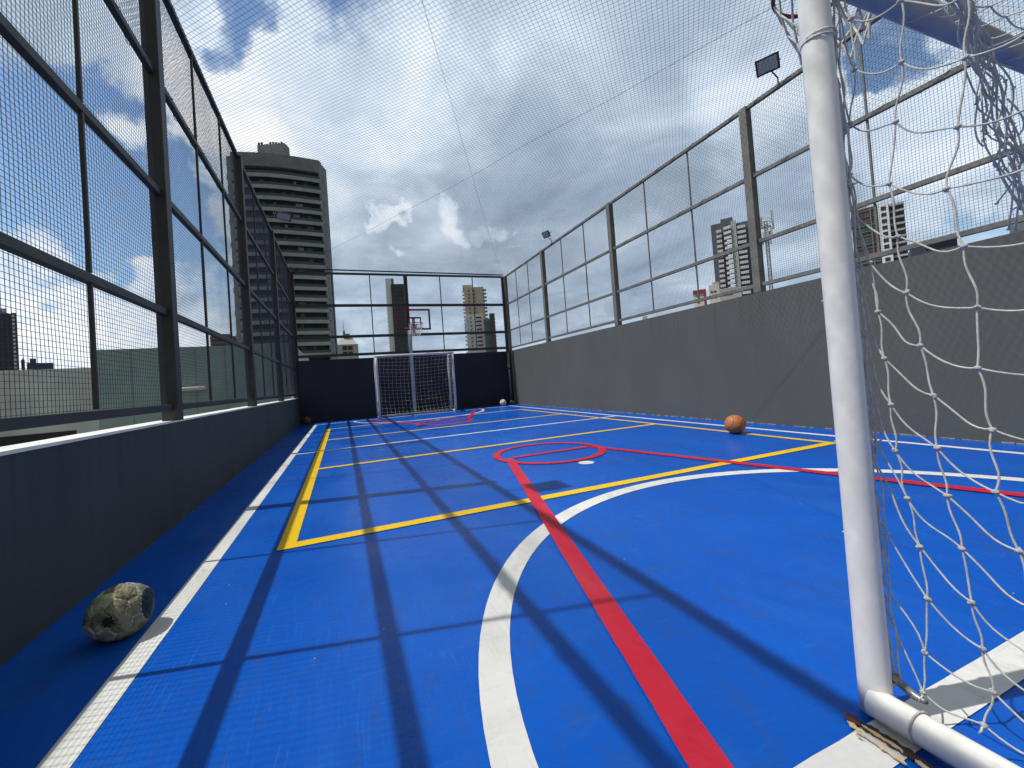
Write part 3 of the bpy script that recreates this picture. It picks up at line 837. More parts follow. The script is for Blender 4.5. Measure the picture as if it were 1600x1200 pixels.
# ------------------------------------------------------------------ balls
def ball(name, loc, r, kind, label, rot=(0, 0, 0), group=None):
    nu, nv = 96, 56
    b = MB(); v = []
    R3 = Matrix.Rotation(rot[2], 3, 'Z') @ Matrix.Rotation(rot[1], 3, 'Y') @ Matrix.Rotation(rot[0], 3, 'X')
    phi = (1+5**.5)/2
    ico = [Vector(x).normalized() for x in ((0,1,phi),(0,-1,phi),(0,1,-phi),(0,-1,-phi),(1,phi,0),(-1,phi,0),(1,-phi,0),(-1,-phi,0),(phi,0,1),(phi,0,-1),(-phi,0,1),(-phi,0,-1))]
    def seam(d):
        if kind == 'basket':
            s_ = min(abs(d.x), abs(d.z), abs(abs(d.y)-.62+.30*(d.x*d.x))*1.1)
            return s_
        # hex panels: distance between the two nearest vertices of the icosahedron and face centres
        ds = sorted(((d.dot(c)-(0.0 if i < 12 else .012)) for i, c in enumerate(CEN)), reverse=True)
        return (ds[0]-ds[1])*1.6
    CEN = list(ico)
    for i in range(12):
        for j in range(i+1, 12):
            for k_ in range(j+1, 12):
                if ico[i].dot(ico[j]) > .4 and ico[j].dot(ico[k_]) > .4 and ico[i].dot(ico[k_]) > .4:
                    CEN.append((ico[i]+ico[j]+ico[k_]).normalized())
    gw = .030 if kind == 'basket' else .030
    for i in range(nv+1):
        th = math.pi*i/nv
        for j in range(nu):
            ph = 2*math.pi*j/nu
            d = Vector((math.sin(th)*math.cos(ph), math.sin(th)*math.sin(ph), math.cos(th)))
            s_ = seam(d); g_ = max(0, 1-s_/gw)
            v.append(R3 @ (d*r*(1-.022*g_)))
    b.v = [tuple(x) for x in v]
    for i in range(nv):
        for j in range(nu):
            j2 = (j+1) % nu
            th = math.pi*(i+.5)/nv; ph = 2*math.pi*(j+.5)/nu
            d = Vector((math.sin(th)*math.cos(ph), math.sin(th)*math.sin(ph), math.cos(th)))
            b.f.append((i*nu+j, (i+1)*nu+j, (i+1)*nu+j2, i*nu+j2))
            if kind == 'basket': b.m.append(1 if seam(d) < .020 else 0)
            else:
                near = max(range(32), key=lambda q_: d.dot(CEN[q_]))
                b.m.append(1 if (near < 12 or (kind == 'yellow' and near % 2)) else 0)
    mats = {'shadowed': [mat('basket_shadowed', (.20, .065, .035), .6, var=.1, vscale=10), mat('basket_seam', (.05, .03, .025), .7)], 'basket': [mat('basket_orange', (.50, .17, .05), .5, var=.07, vscale=10, bump=.15, bscale=700), mat('basket_seam', (.05, .03, .025), .7)],
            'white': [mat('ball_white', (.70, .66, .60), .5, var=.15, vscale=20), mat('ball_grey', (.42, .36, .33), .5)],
            'yellow': [mat('ball_yellow', (.62, .60, .12), .5, var=.2, vscale=20), mat('ball_dark', (.06, .07, .04), .5)]}['shadowed' if loc[0] < 0 else kind]  # far left basketball: corner shade put into a darker base colour
    o = b.build(name, mats, None, smooth=True); o.location = (loc[0], loc[1], loc[2]+r*.99)
    tag(o, label, 'ball', group); return o
ball('basketball', (4.82, 4.02, 0), .125, 'basket', 'orange basketball in the sun on the yellow line by the right wall', (.35, .2, .9), 'basketballs')
ball('basketball', (-1.05, 13.55, 0), .12, 'basket', 'dim basketball in the shaded far left corner', (.1, .6, .3), 'basketballs')
ball('football', (5.18, 13.35, 0), .115, 'white', 'off white football at the far right corner', (.2, .3, .5))
ball('small_ball', (5.56, 13.45, 0), .080, 'yellow', 'small yellow and dark ball in the far right corner', (.8, .1, .2))

# worn, half deflated football by the left wall
def worn_ball():
    phi = (1+5**.5)/2
    ico = [Vector(x).normalized() for x in ((0,1,phi),(0,-1,phi),(0,1,-phi),(0,-1,-phi),(1,phi,0),(-1,phi,0),(1,-phi,0),(-1,-phi,0),(phi,0,1),(phi,0,-1),(-phi,0,1),(-phi,0,-1))]
    CEN = list(ico)
    for i in range(12):
        for j in range(i+1, 12):
            for k_ in range(j+1, 12):
                if ico[i].dot(ico[j]) > .4 and ico[j].dot(ico[k_]) > .4 and ico[i].dot(ico[k_]) > .4:
                    CEN.append((ico[i]+ico[j]+ico[k_]).normalized())
    Rt = Matrix.Rotation(.55, 3, 'X') @ Matrix.Rotation(.35, 3, 'Z')
    CEN = [Rt @ c for c in CEN]
    r2 = random.Random(4)
    pm = [r2.choice((0, 1, 1, 2, 2, 3)) for _ in CEN]; off = [r2.uniform(-.035, .02) for _ in CEN]
    b = MB(); nu, nv = 150, 90
    VR = Vector((.92, .38, 0)); VD = Vector((.37, -.90, .30)).normalized()
    capd = (VR*.93+VD*.33).normalized(); holed = (-VR*.42+VD*.85-Vector((0, 0, .22))).normalized()
    long_ = (-CR*.86-CU*.36+CF*.1).normalized()       # toward the torn end, lower left
    lz = Vector((long_.x, long_.y, -.22)).normalized()
    for i in range(nv+1):
        th = math.pi*i/nv
        for j in range(nu):
            ph = 2*math.pi*j/nu
            d = Vector((math.sin(th)*math.cos(ph), math.sin(th)*math.sin(ph), math.cos(th)))
            q_ = sorted(((d.dot(c), k_) for k_, c in enumerate(CEN)), reverse=True)[:2]
            s_ = (q_[0][0]-q_[1][0])
            g_ = max(0, 1-s_/.030)
            rad = 1+off[q_[0][1]]*min(1, s_*9)-.045*g_+.018*noise.noise(d*3.2)+.010*noise.noise(d*9)
            a = d.dot(lz)
            rad *= 1+.20*max(0, a)**2.2-.02*max(0, -a)
            w_ = d-lz*a
            # torn, sunken mouth near the pointed end
            hole = holed
            hd = d.dot(hole)
            if hd > .94: rad *= 1-.12*min(1, (hd-.94)/.04)
            p = d*rad
            # flatten a cap where the cover is missing on the right
            rt = capd; e_ = p.dot(rt)
            if e_ > .84: p -= rt*(e_-.84)*.25
            p.z = max(p.z, -.90)
            b.v.append(tuple(p*.108))
    for i in range(nv):
        for j in range(nu):
            j2 = (j+1) % nu; th = math.pi*(i+.5)/nv; ph = 2*math.pi*(j+.5)/nu
            d = Vector((math.sin(th)*math.cos(ph), math.sin(th)*math.sin(ph), math.cos(th)))
            q_ = sorted(((d.dot(c), k_) for k_, c in enumerate(CEN)), reverse=True)[:2]
            m_ = pm[q_[0][1]]
            if q_[0][0]-q_[1][0] < .010: m_ = 4
            hole = holed
            hd = d.dot(hole)+.02*noise.noise(d*12)
            if hd > .978: m_ = 5
            rt = capd
            if d.dot(rt) > .80: m_ = 6
            elif d.dot(rt) > .785: m_ = 4
            b.f.append((i*nu+j, (i+1)*nu+j, (i+1)*nu+j2, i*nu+j2)); b.m.append(m_)
    ms = [mat('hide_olive', (.36, .40, .25), .65, var=.45, vscale=22, bump=.6, bscale=120),
          mat('hide_brown', (.22, .21, .12), .7, var=.45, vscale=25, bump=.7, bscale=120),
          mat('hide_grey', (.31, .31, .26), .65, var=.45, vscale=30, bump=.6, bscale=120),
          mat('hide_pale', (.60, .62, .46), .5, var=.35, vscale=22, bump=.6, bscale=120),
          mat('hide_seam', (.42, .42, .32), .6), mat('hide_hole', (.02, .018, .012), .9),
          mat('bladder', (.010, .022, .022), .6, var=.5, vscale=25)]
    o = b.build('football', ms, None, smooth=True)
    o.location = (-.912, 2.20, .099)
    tag(o, 'worn out peeling football with torn panels beside the left sideline', 'ball')
    return o
wb = worn_ball()

# ------------------------------------------------------------------ neighbouring roof walls on the left
def gp(u, v, t_): p = at(u, v, t_); return p
teal = mat('teal_wall', (.31, .42, .41), .75, var=.10, vscale=.9, bump=.2, bscale=30)
tile_w = mat('pale_tile_wall', (.58, .59, .56), .7, var=.12, vscale=.8)
t = thing('neighbour_building', (-4, 22, ZT), 'plain teal grey rooftop wall of the next building seen through the left fence', 'building')
MB().box(-7.92, -1.75, 18.25, 27, ZT, 2.96).build('wall', teal, t)
MB().box(-5.62, -4.72, 18.02, 18.245, 1.33, 1.47).build('wall_lamp', mat('lamp_white', (.8, .8, .76), .5), t, bevel=.03)
t = thing('neighbour_building', (-16, 26, ZT), 'pale tiled rooftop wall with a dark slot, left of the teal wall', 'building')
q = MB(); A_ = Vector((-7.925, 26.9)); B_ = Vector((-26, 22.9)); nn = Vector((.2, 1)).normalized()*6
q.prism([(B_.x, B_.y), (A_.x, A_.y), (A_.x+nn.x, A_.y+nn.y), (B_.x+nn.x, B_.y+nn.y)][::1], ZT, 2.96)
q.build('wall', tile_w, t)
d = (A_-B_).normalized()
q = MB(); s0 = B_+d*3; s1 = B_+d*14.2; o_ = Vector((.2, -1)).normalized()*.03
q.prism([(s0.x+o_.x, s0.y+o_.y), (s1.x+o_.x, s1.y+o_.y), (s1.x, s1.y), (s0.x, s0.y)], -.55, -.05)
q.build('window_slot', mat('slot_dark', (.01, .01, .012), .4), t)
q = MB()
for i in range(1, 7): q.box(-7.9+i*.95, -7.885+i*.95, 18.24, 18.248, -2, 2.9)
q.build('wall_joints', mat('joint', (.16, .22, .22), .8), bpy.data.objects['neighbour_building'])

# ------------------------------------------------------------------ distant towers
def frame(u, v, t_, yaw=0):
    """a tower's root: on the ground below the picture point, facing the court"""
    p = at(u, v, t_); return Vector((p.x, p.y, ZT)), p
HEAD = math.atan2(CF.x, CF.y)
def tower_root(name, u, v, t_, label, yaw=0, cat='building'):
    p, _ = frame(u, v, t_)
    th = math.atan((u-CX)/FP) if abs(u-450) > 1 else 0
    t = thing(name, p, label, cat, rz=-HEAD-th+yaw); t.scale = (math.cos(th), 1, 1); return t
def zof(u, v, t_): return at(u, v, t_).z-ZT
def part(b, name, m, parent): return local(b.build(name, m, parent))
def copies(o, spots, parent):
    for i, (x, y, z) in enumerate(spots):
        c = o if i == 0 else o.copy()
        if i:
            C.objects.link(c); c.parent = parent; c.matrix_parent_inverse = Matrix.Identity(4)
        c.location = (x, y, z)
win_dark = mat('window_dark', (.035, .040, .045), .25)
glass_teal = mat('railing_glass', (.045, .085, .085), .2)
slabc = mat('slab_pale', (.40, .43, .45), .8, var=.1, vscale=.5)
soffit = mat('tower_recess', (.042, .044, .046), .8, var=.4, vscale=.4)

# tall curved balcony tower
T = 112.0
t = tower_root('apartment_tower', 450, 540, T, 'tall grey tower with curved pale balcony bands behind the left fence')
px_m = FP/T
wL = 10.6; wR = 10.0
def plan(off, x0=-wL, x1=wR, n=22):
    out = []
    for i in range(n+1):
        x = x0+(x1-x0)*i/n; f = (x+wL)/(wL+wR)
        y = -3.2+7.2*f-1.3*math.sin(math.pi*f) - off
        out.append((x, y))
    return out
ztop = zof(372, 233, T-3)
fh = 3.08
def band(off, z0, z1, x0=-wL, x1=wR, depth=.25):
    a = plan(off, x0, x1); c = [(x, y+depth) for x, y in a][::-1]
    b_ = MB()
    for i in range(len(a)-1):
        p0, p1 = a[i], a[i+1]; q0, q1 = c[-1-i], c[-2-i]
        b_.quad_box([(p0[0], p0[1], z0), (p1[0], p1[1], z0), (q1[0], q1[1], z0), (q0[0], q0[1], z0), (p0[0], p0[1], z1), (p1[0], p1[1], z1), (q1[0], q1[1], z1), (q0[0], q0[1], z1)])
    return b_
core = plan(-1.9)+[(wR-5, 20), (-wL, 20)]
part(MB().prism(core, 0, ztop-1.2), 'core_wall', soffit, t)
conc = mat('tower_concrete', (.22, .245, .26), .8, var=.15, vscale=.4)
pz = band(0, ztop-3.6, ztop, depth=1.6); part(pz, 'roof_parapet', conc, t)
side = MB(); side.box(-wL-1.9, -wL-.02, -2.0, 21, 0, ztop-.4); part(side, 'side_wall', mat('tower_side', (.27, .28, .28), .8, var=.2, vscale=.4), t)
rb_ = MB(); part(MB().box(wR-.45, wR-.02, 4.05, 9, 0, ztop-.3), 'end_wall', conc, t)
rb_.box(-6.4, 1.4, 2.5, 5, ztop-3, zof(430, 226, T+4)); part(rb_, 'roof_house', conc, t)
b_ = MB(); rj = random.Random(2)
for i in range(9): b_.box(-6.3+i*.8, -5.8+i*.8, 2.7, 3.0, zof(430, 226, T+4), zof(430, 226, T+4)+rj.uniform(.2, .9))
part(b_, 'roof_antennas', soffit, t)
zf = ztop-3.6-fh*.62; i = 0
pan_m = mat('blind_pale', (.40, .41, .42), .6); curt = mat('blind_violet', (.13, .12, .15), .6)
rj = random.Random(21)
while zf > zof(450, 600, T):
    bo = part(band(0, zf-.98, zf, depth=.30), 'balcony', slabc, t)
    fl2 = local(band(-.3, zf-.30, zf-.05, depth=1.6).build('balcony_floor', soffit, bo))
    local(band(-.05, zf+.001, zf+.75, depth=.04).build('railing', glass_teal, bo))
    for k_ in range(7):
        if rj.random() < .6:
            x = -wL+.6+k_*2.55+rj.uniform(0, .8); wd = rj.uniform(.5, 1.7)
            local(band(-1.4, zf, zf+fh-1.10, x, x+wd, .1).build('blind', rj.choice((pan_m, curt, win_dark, win_dark, glass_teal, soffit, conc, curt)), bo))
    # pale panels of the side seen at the left edge
    local(MB().box(-wL-2.25, -wL-1.91, -1.8+.3*(i % 2), 6, zf-1.2, zf+.2).build('side_balcony', slabc, bo))
    zf -= fh; i += 1

# white and dark slender tower behind the hoop
T = 300.0; pm_ = T/FP
t = tower_root('apartment_tower', 622, 540, T, 'slender tower half white half dark glass behind the basketball board')
z0 = zof(622, 560, T); z1 = zof(620, 434, T)
part(MB().box(-13*pm_, -5*pm_, 0, 14, 0, z1), 'white_wall', mat('tower_white', (.86, .87, .88), .7), t)
part(MB().box(-5*pm_, 20*pm_, -1.5, 14, 0, zof(630, 443, T)), 'glass_wall', mat('tower_glass_dark', (.035, .05, .05), .3, var=.3, vscale=.3), t)
part(MB().box(-4.5*pm_, 0*pm_, -1, 8, zof(630, 443, T), z1-.3), 'roof_house', mat('roof_grey', (.2, .23, .22), .7), t)
b1 = part(MB().box(-.2, 1.6, -1.6, 0, -.55, .55), 'balcony', mat('tower_white', ()), t)
copies(b1, [(-14*pm_, 3, z0+i*3.0) for i in range(-2, int((z1-z0)/3)-2)], t)
b1 = part(MB().box(-11*pm_, 11*pm_, -.5, 0, -.2, .2), 'floor_band', mat('band_grey', (.09, .105, .105), .6), t)
copies(b1, [(8*pm_, -1.5, z0+1+i*3.0) for i in range(0, int((z1-z0)/3)-1)], t)
b1 = part(MB().box(-1.0, .1, -1.0, 0, -.45, .45), 'side_balcony', mat('band_grey', ()), t)
copies(b1, [(21*pm_, 0, z0+1+i*3.0) for i in range(0, int((z1-z0)/3)-2)], t)

# tan tower, with the white one and the green glass one in front of it
T = 345.0; pm_ = T/FP
t = tower_root('apartment_tower', 744, 540, T, 'tan tower with rounded corner balconies, tallest of the right pair')
z1 = zof(744, 448, T); tan_ = mat('tower_tan', (.52, .45, .37), .8, var=.08, vscale=.3)
part(MB().box(-13*pm_, 18*pm_, 0, 16, 0, z1), 'wall', tan_, t)
part(MB().box(-15*pm_, 0, 2, 12, z1, zof(744, 443, T)), 'roof_house', tan_, t)
w1 = part(MB().box(-.7, .7, -.15, .05, -.5, .5), 'window', win_dark, t)
copies(w1, [(x*pm_, -.02, z1-3-i*3.0) for i in range(11) for x in (-6, 2.5)], t)
w1 = part(MB().box(-.3, 1.6, -1.8, 0, -.75, .55), 'balcony', tan_, t)
copies(w1, [(-15.5*pm_, 2, z1-3-i*3.0) for i in range(12)], t)
b2 = part(MB().box(-2.0, .9, -2.0, 0, -.75, .60), 'glazed_balcony', mat('balcony_green', (.14, .19, .16), .5), t)
copies(b2, [(20*pm_, 1, z1-3-i*3.0) for i in range(13)], t)
T = 310.0; pm_ = T/FP
t = tower_root('apartment_tower', 745, 545, T, 'white tower with rows of dark windows in front of the tan tower')
z1 = zof(740, 491, T); wh = mat('tower_white2', (.74, .75, .78), .7, var=.06, vscale=.3)
part(MB().box(-14*pm_, 13*pm_, 0, 14, 0, z1), 'wall', wh, t)
w1 = part(MB().box(-4.4*pm_, 4.4*pm_, -.2, .02, -.55, .55), 'window_band', win_dark, t)
copies(w1, [(6*pm_, 0, z1-2.6-i*3.0) for i in range(11)], t)
w1 = part(MB().box(-1.1*pm_, 1.1*pm_, -.2, .02, -.5, .5), 'window', win_dark, t)
copies(w1, [(-6*pm_, 0, z1-2.6-i*3.0) for i in range(11)], t)
b2 = part(MB().box(-.3, 1.8, -1.6, 2.5, -.6, .7), 'balcony', wh, t)
copies(b2, [(-16*pm_, 1, z1-1.5-i*3.0) for i in range(12)], t)
T = 290.0; pm_ = T/FP
t = tower_root('office_tower', 768, 545, T, 'dark slab with green glass front right of the white tower')
part(MB().box(-9*pm_, 0, 0, 12, 0, zof(760, 498, T)), 'glass_wall', mat('green_glass', (.09, .17, .15), .25, var=.2, vscale=.3), t)
part(MB().box(0, 8.5*pm_, -2, 12, 0, zof(768, 490, T)), 'wall', mat('slab_dark', (.055, .06, .065), .6), t)
b2 = part(MB().box(-4*pm_, 4*pm_, -.3, 0, -.15, .15), 'floor_band', mat('band_grey', ()), t)
copies(b2, [(-4.6*pm_, 0, zof(760, 498, T)-2-i*3.0) for i in range(9)], t)
b2 = part(MB().box(-.5, .0, -.5, .5, -.3, .3), 'side_balcony', mat('band_grey', ()), t)
copies(b2, [(9.2*pm_, 0, zof(768, 490, T)-4-i*2.4) for i in range(12)], t)

# pale villa roof with a spire
T = 190.0; pm_ = T/FP
t = tower_root('pavilion_building', 543, 545, T, 'white pavilion with hipped roof and thin spire right of the curved tower')
ze = zof(543, 538, T); zr = zof(543, 527, T)
wv = mat('pavilion_white', (.52, .53, .50), .8)
part(MB().box(-17*pm_, 17*pm_, 0, 8, 0, ze), 'wall', wv, t)
q = MB(); q.quad_box([(-16.5*pm_, .2, ze), (16*pm_, .2, ze), (16*pm_, 8, ze), (-16.5*pm_, 8, ze), (-9*pm_, 3, zr), (9*pm_, 3, zr), (9*pm_, 5, zr), (-9*pm_, 5, zr)]); part(q, 'roof', wv, t)
part(MB().box(-5*pm_, 5*pm_, 2.6, 5.2, zr, zof(543, 520, T)), 'roof_house', mat('roof_mauve', (.30, .29, .31), .8), t)
zs = zof(539, 521, T)
part(MB().tube([(-4*pm_, 3.5, zs-1), (-4*pm_, 3.5, zs+1.6), (-4*pm_, 3.5, zs+2.2), (-4*pm_, 3.5, zof(539, 497, T))], [.75, .5, .16, .05], 8), 'spire', mat('spire_grey', (.25, .25, .26), .6), t)
w1 = part(MB().box(-3.6*pm_, 3.6*pm_, -.2, .02, -1.2, .8), 'window', mat('window_brown', (.05, .04, .04), .4), t)
copies(w1, [(-4*pm_, 0, ze-1.5), (4.6*pm_, 0, ze-1.5), (-4*pm_, 0, ze-4.2), (4.6*pm_, 0, ze-4.2)], t)

# tower with slanted balconies to the right
T = 245.0; pm_ = T/FP
t = tower_root('apartment_tower', 1150, 450, T, 'grey and white tower with stacked balconies behind the thick right post', yaw=.0)
z1 = zof(1150, 343, T)
gs = mat('tower_slate', (.09, .105, .13), .7, var=.08, vscale=.3); gw = mat('tower_balcony_white', (.60, .62, .63), .6, var=.05, vscale=.3); gg = mat('tower_pale_grey', (.40, .44, .43), .7)
part(MB().box(-32*pm_, -8*pm_, 1, 16, 0, z1), 'slate_wall', gs, t)
part(MB().box(-16*pm_, 4*pm_, 4, 14, z1-6, zof(1150, 335, T)), 'roof_house', gs, t)
part(MB().box(0, 8*pm_, -1.6, 14, 0, z1-1), 'stair_wall', gg, t)
part(MB().box(8*pm_, 30*pm_, 1.2, 14, 0, z1-2), 'rear_wall', gs, t)
part(MB().box(30*pm_, 42*pm_, 2, 14, 0, zof(1187, 345, T)), 'side_wall', mat('side_dark', (.06, .07, .085), .6), t)
def bal(name, x0, x1, z, dy, n, hgt=1.5):
    q = MB(); q.quad_box([(x0*pm_, -1.2, 0), (x1*pm_, -1.2-dy, 0), (x1*pm_, 1, 0), (x0*pm_, 1, 0), (x0*pm_, -1.2, hgt), (x1*pm_, -1.2-dy, hgt), (x1*pm_, 1, hgt), (x0*pm_, 1, hgt)])
    o = part(q, name, gw, t); copies(o, [(0, 0, z-i*3.0) for i in range(n)], t)
bal('balcony', -24, -15.5, z1-6.0, 0, 24)
bal('balcony', -12, -.6, z1-5.0, 1.6, 25)
bal('balcony', 9, 22, z1-6.0, 0, 24)
bal('balcony', 32, 40, z1-7.5, -.8, 20, 1.1)
# low red and white blocks
T = 205.0; pm_ = T/FP
t = tower_root('low_building', 1093, 455, T, 'white low block with a red frame above the right wall')
rw = mat('block_white', (.66, .64, .60), .7); rd = mat('block_red', (.33, .035, .035), .7)
zt_ = zof(1093, 453, T)
part(MB().box(-10*pm_, 8*pm_, 0, 8, 0, zt_-1.6), 'wall', rw, t)
q = MB(); q.box(-10.5*pm_, 10*pm_, -.5, 8, zt_-1.59, zt_); q.box(6*pm_, 10*pm_, -.6, 8, zt_-12, zt_-1.59); part(q, 'red_frame', rd, t)
w1 = part(MB().box(-.5, .5, -.2, .02, -.4, .4), 'window', win_dark, t); copies(w1, [(-3*pm_, 0, zt_-3), (-3*pm_, 0, zt_-6)], t)
T = 215.0; pm_ = T/FP
t = tower_root('low_building', 1112, 455, T, 'stepped pale block between the red framed one and the tower')
zt_ = zof(1112, 441, T)
part(MB().box(-4*pm_, 12*pm_, 0, 8, 0, zt_-1.5), 'wall', rw, t); part(MB().box(2*pm_, 13*pm_, 1, 8, zt_-1.49, zt_), 'roof_house', mat('block_grey', (.42, .41, .40), .7), t)
w1 = part(MB().box(-.5, .5, -.2, .02, -.4, .4), 'window', win_dark, t); copies(w1, [(0, 0, zt_-5), (5*pm_, 0, zt_-5), (5*pm_, 0, zt_-8)], t)
T = 225.0; pm_ = T/FP
t = tower_root('low_building', 1136, 460, T, 'grey podium block at the foot of the white balcony tower')
part(MB().box(-16*pm_, 18*pm_, 0, 8, 0, zof(1136, 450, T)), 'wall', mat('block_grey', ()), t)
part(MB().box(-8*pm_, 8*pm_, -.3, 0, zof(1136, 460, T), zof(1136, 457, T)), 'window_band', win_dark, t)
T = 150.0; pm_ = T/FP
t = tower_root('low_building', 1007, 498, T, 'small tan rooftop box above the right wall between two posts')
part(MB().box(-9*pm_, 9*pm_, 0, 4, 0, zof(1007, 500, T)), 'wall', mat('roof_grey', ()), t)
part(MB().box(-3*pm_, 5*pm_, 0, 3, zof(1007, 500, T), zof(1007, 494, T)), 'roof_house', tan_, t)

# telecom mast
T = 120.0; pm_ = T/FP
t = tower_root('telecom_mast', 1205, 450, T, 'telecom mast with antennas right of the balcony tower', cat='mast')
mg = mat('mast_grey', (.10, .10, .10), .6, var=.3, vscale=3); ant = mat('antenna', (.42, .43, .42), .5)
zt_ = zof(1205, 345, T)
q = MB(); hw = 3.6*pm_
for sx in (-1, 1):
    for sy in (-1, 1): q.tube([(sx*hw, sy*hw, 0), (sx*hw*.55, sy*hw*.55, zt_)], .15, 5)
zz = 20.0; k_ = 0
while zz < zt_-1:
    a = hw*(1-.45*zz/zt_); sgn = 1 if k_ % 2 else -1
    for (xa, ya, xb, yb_) in ((-a, -a, a, -a), (a, -a, a, a), (a, a, -a, a), (-a, a, -a, -a)):
        q.tube([(xa, ya, zz if sgn > 0 else zz+1.1), (xb, yb_, zz+1.1 if sgn > 0 else zz)], .055, 4); q.tube([(xa, ya, zz), (xb, yb_, zz)], .05, 4)
    zz += 1.1; k_ += 1
part(q, 'lattice', mg, t)
q = MB(); torus(q, (0, 0, zt_-.5), (0, 0, 1), 1.7, .07, 16, 5); torus(q, (0, 0, zt_-1.6), (0, 0, 1), 1.5, .09, 16, 5); q.box(-1.5, 1.5, -.15, .15, zt_-1.7, zt_-1.5)
torus(q, (0, 0, zt_+.6), (0, 0, 1), 1.6, .04, 16, 5)
part(q, 'platform', mg, t)
a1 = part(MB().box(-.32, .32, -.16, .16, -1.4, 1.4), 'antenna', ant, t)
copies(a1, [(-1.8, -.2, zt_+.8), (2.0, .3, zt_+1.6), (-1.2, 1.2, zt_+.6), (1.4, -1.1, zt_-3.6), (-1.7, -.8, zt_-4.8), (.3, -1.0, zt_-3.2), (-.7, -1.0, zt_-4.6), (2.1, 0, zt_-1.2), (-2.7, 0, zt_-.8), (-3.1, .2, zt_-3.8), (-2.5, 0, zt_-5.6), (1.0, -1, zt_-5.6)], t)
a1 = part(MB().box(-.5, .5, -.35, .35, -.75, .75), 'radio_box', ant, t)
copies(a1, [(1.2, 0, zt_-3.8), (-1.5, 0, zt_-5.6), (-.2, -.6, zt_-5.4)], t)

# brown glass tower seen through the near goal net
T = 195.0; pm_ = T/FP
t = tower_root('apartment_tower', 1380, 400, T, 'brown glass tower with a white window column seen through the near net')
z1 = zof(1380, 318, T)
bg_ = mat('tower_brown_glass', (.085, .075, .075), .35, var=.35, vscale=.25)
part(MB().box(-46*pm_, -2*pm_, 1, 15, 0, z1), 'glass_wall', bg_, t)
part(MB().box(-2*pm_, 15*pm_, -2, 15, 0, z1-.5), 'window_wall', mat('tower_white2', ()), t)
part(MB().box(15*pm_, 38*pm_, 1.5, 15, 0, z1-1.0), 'rear_wall', mat('tower_glass_dark', ()), t)
w1 = part(MB().box(-4*pm_, 4*pm_, -.15, .05, -.85, .85), 'window', win_dark, t)
copies(w1, [(6.5*pm_, -2, z1-3-i*3.0) for i in range(10)], t)
w1 = part(MB().box(15.1*pm_, 38.5*pm_, -.3, 1.4, -.45, .45), 'balcony', slabc, t)
copies(w1, [(0, 0, z1-2-i*3.0) for i in range(11)], t)
w1 = part(MB().box(-40*pm_, -6*pm_, .6, 1, -.35, .35), 'glass_band', mat('glass_emerald', (.05, .20, .15), .3), t)
copies(w1, [(0, 0, z1-8.5), (3*pm_, 0, z1-11.5), (-4*pm_, 0, z1-17.5), (2*pm_, 0, z1-26.5)], t)
w1 = part(MB().box(-45*pm_, -3*pm_, .7, 1, -.2, .2), 'floor_band', mat('band_brown', (.12, .105, .10), .6), t)
copies(w1, [(0, 0, z1-1.5-i*3.0) for i in range(11)], t)
w1 = part(MB().box(-1.2*pm_, 1.2*pm_, .4, 1, -15, 15), 'duct', mat('duct', (.16, .15, .14), .7), t); w1.location = (-14*pm_, 0, z1-15.5)
q = MB(); q.box(-34*pm_, -18*pm_, 3, 8, z1, z1+1.6); q.box(-30*pm_, -27*pm_, 3, 5, z1+1.6, z1+3.0); q.box(-22*pm_, -19*pm_, 3, 5, z1+1.6, z1+2.6); part(q, 'roof_house', mat('block_grey', ()), t)
T = 120.0; pm_ = T/FP
t = tower_root('low_building', 1452, 380, T, 'dark navy roof edge right of the brown tower')
q = MB(); z_ = zof(1452, 383, T); q.quad_box([(-36*pm_, 0, z_-30), (42*pm_, 0, z_-30), (42*pm_, 8, z_-30), (-36*pm_, 8, z_-30), (-30*pm_, 0, z_), (42*pm_, 0, z_+.6), (42*pm_, 8, z_+.6), (-36*pm_, 8, z_)])
part(q, 'wall', mat('navy_roof', (.035, .042, .075), .6), t)
part(MB().box(-10*pm_, 38*pm_, -1, 6, z_+.61, z_+1.5), 'roof_slab', mat('navy_roof', ()), t)
T = 170.0; pm_ = T/FP
t = tower_root('apartment_tower', 1612, 350, T, 'dark stepped block cut off by the right edge of the picture')
part(MB().box(-22*pm_, 60*pm_, 0, 14, 0, zof(1600, 333, T)), 'wall', mat('block_mauve', (.15, .15, .19), .7), t)
part(MB().box(-36*pm_, -22.1*pm_, 0, 14, 0, zof(1588, 347, T)), 'side_wall', mat('block_mauve', ()), t)

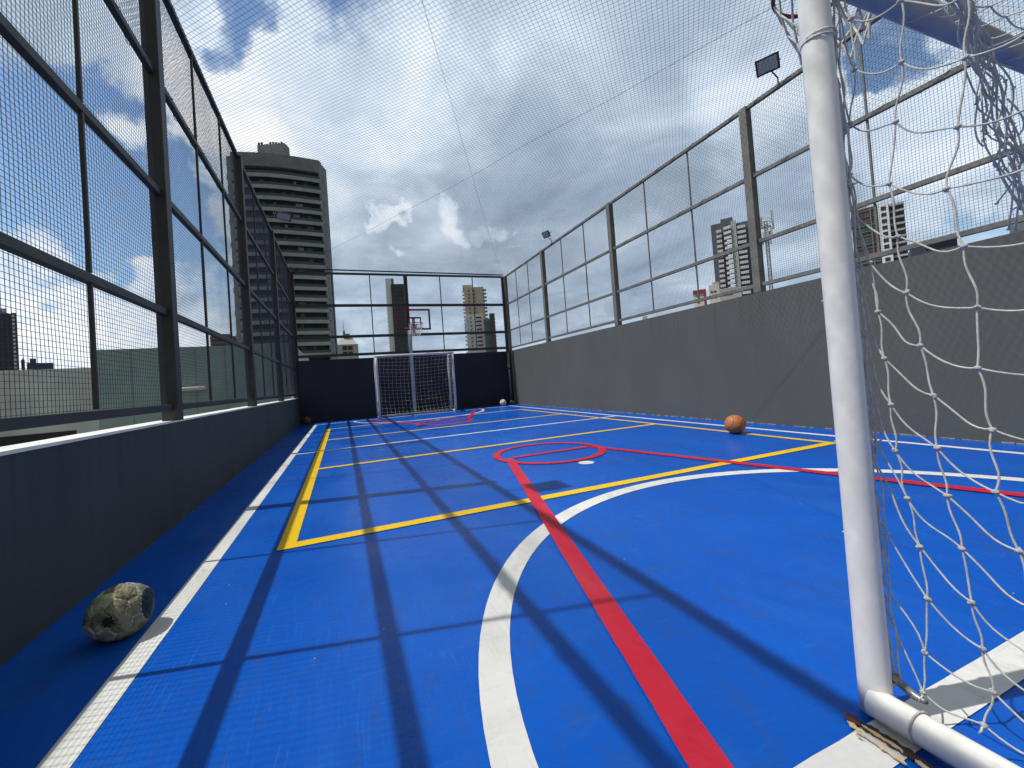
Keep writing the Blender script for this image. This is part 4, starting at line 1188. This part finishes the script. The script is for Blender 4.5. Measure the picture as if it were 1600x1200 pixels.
# left side skyline
T = 290.0; pm_ = T/FP
t = tower_root('apartment_tower', 10, 570, T, 'dark tower with a column of small white balconies at the left edge')
z1 = zof(10, 489, T)
part(MB().box(-70*pm_, 11*pm_, 0, 16, 0, z1), 'wall', mat('tower_charcoal', (.028, .030, .036), .5, var=.2, vscale=.3), t)
part(MB().box(11*pm_, 19*pm_, .4, 16, 0, z1+.8), 'corner_wall', mat('tower_brownish', (.07, .06, .055), .6), t)
part(MB().box(-30*pm_, 4*pm_, 3, 12, z1, zof(10, 480, T)), 'roof_house', mat('roof_pale', (.42, .43, .44), .7), t)
b2 = part(MB().box(-2.4*pm_, 2.4*pm_, -.9, .4, -.8, .8), 'balcony', mat('tower_balcony_white', ()), t)
copies(b2, [(14*pm_, 0, z1-1.6-i*2.85) for i in range(14)], t)
b2 = part(MB().box(-35*pm_, 35*pm_, -.3, 0, -.12, .12), 'floor_band', mat('band_grey', ()), t)
copies(b2, [(-26*pm_, 0, z1-4-i*5.7) for i in range(7)], t)
T = 300.0; pm_ = T/FP
t = tower_root('low_building', 36, 570, T, 'small dark red block beside the charcoal tower')
part(MB().box(-3*pm_, 3*pm_, 0, 8, 0, zof(36, 562, T)), 'wall', mat('block_maroon', (.12, .05, .055), .7), t)
part(MB().box(-1*pm_, 2*pm_, 1, 4, zof(36, 562, T), zof(36, 561, T)+.6), 'roof_house', mat('roof_grey', ()), t)
T = 280.0; pm_ = T/FP
t = tower_root('low_building', 60, 572, T, 'long low navy block on the left skyline')
zb_ = zof(60, 567, T)
part(MB().box(-18*pm_, 24*pm_, 0, 8, 0, zb_), 'wall', mat('block_navy', (.045, .06, .12), .7, var=.2, vscale=.3), t)
part(MB().box(-13*pm_, -3*pm_, 1, 6, zb_, zof(60, 561, T)+.5), 'roof_house', mat('block_navy', ()), t)
T = 250.0; pm_ = T/FP
t = tower_root('low_building', 357, 535, T, 'brown brick block left of the curved balcony tower')
zb_ = zof(357, 525, T); bb = mat('block_brown', (.22, .14, .105), .8, var=.15, vscale=.4)
part(MB().box(-28*pm_, 30*pm_, 0, 12, 0, zb_), 'wall', bb, t)
part(MB().box(-10*pm_, 4*pm_, 2, 8, zb_, zof(357, 521, T)), 'roof_house', bb, t)
w1 = part(MB().box(-4, 4, -.2, .02, -.5, .5), 'window', win_dark, t)
copies(w1, [(x*pm_, 0, zb_-2.5-i*3) for i in range(4) for x in (-14, 14)], t)
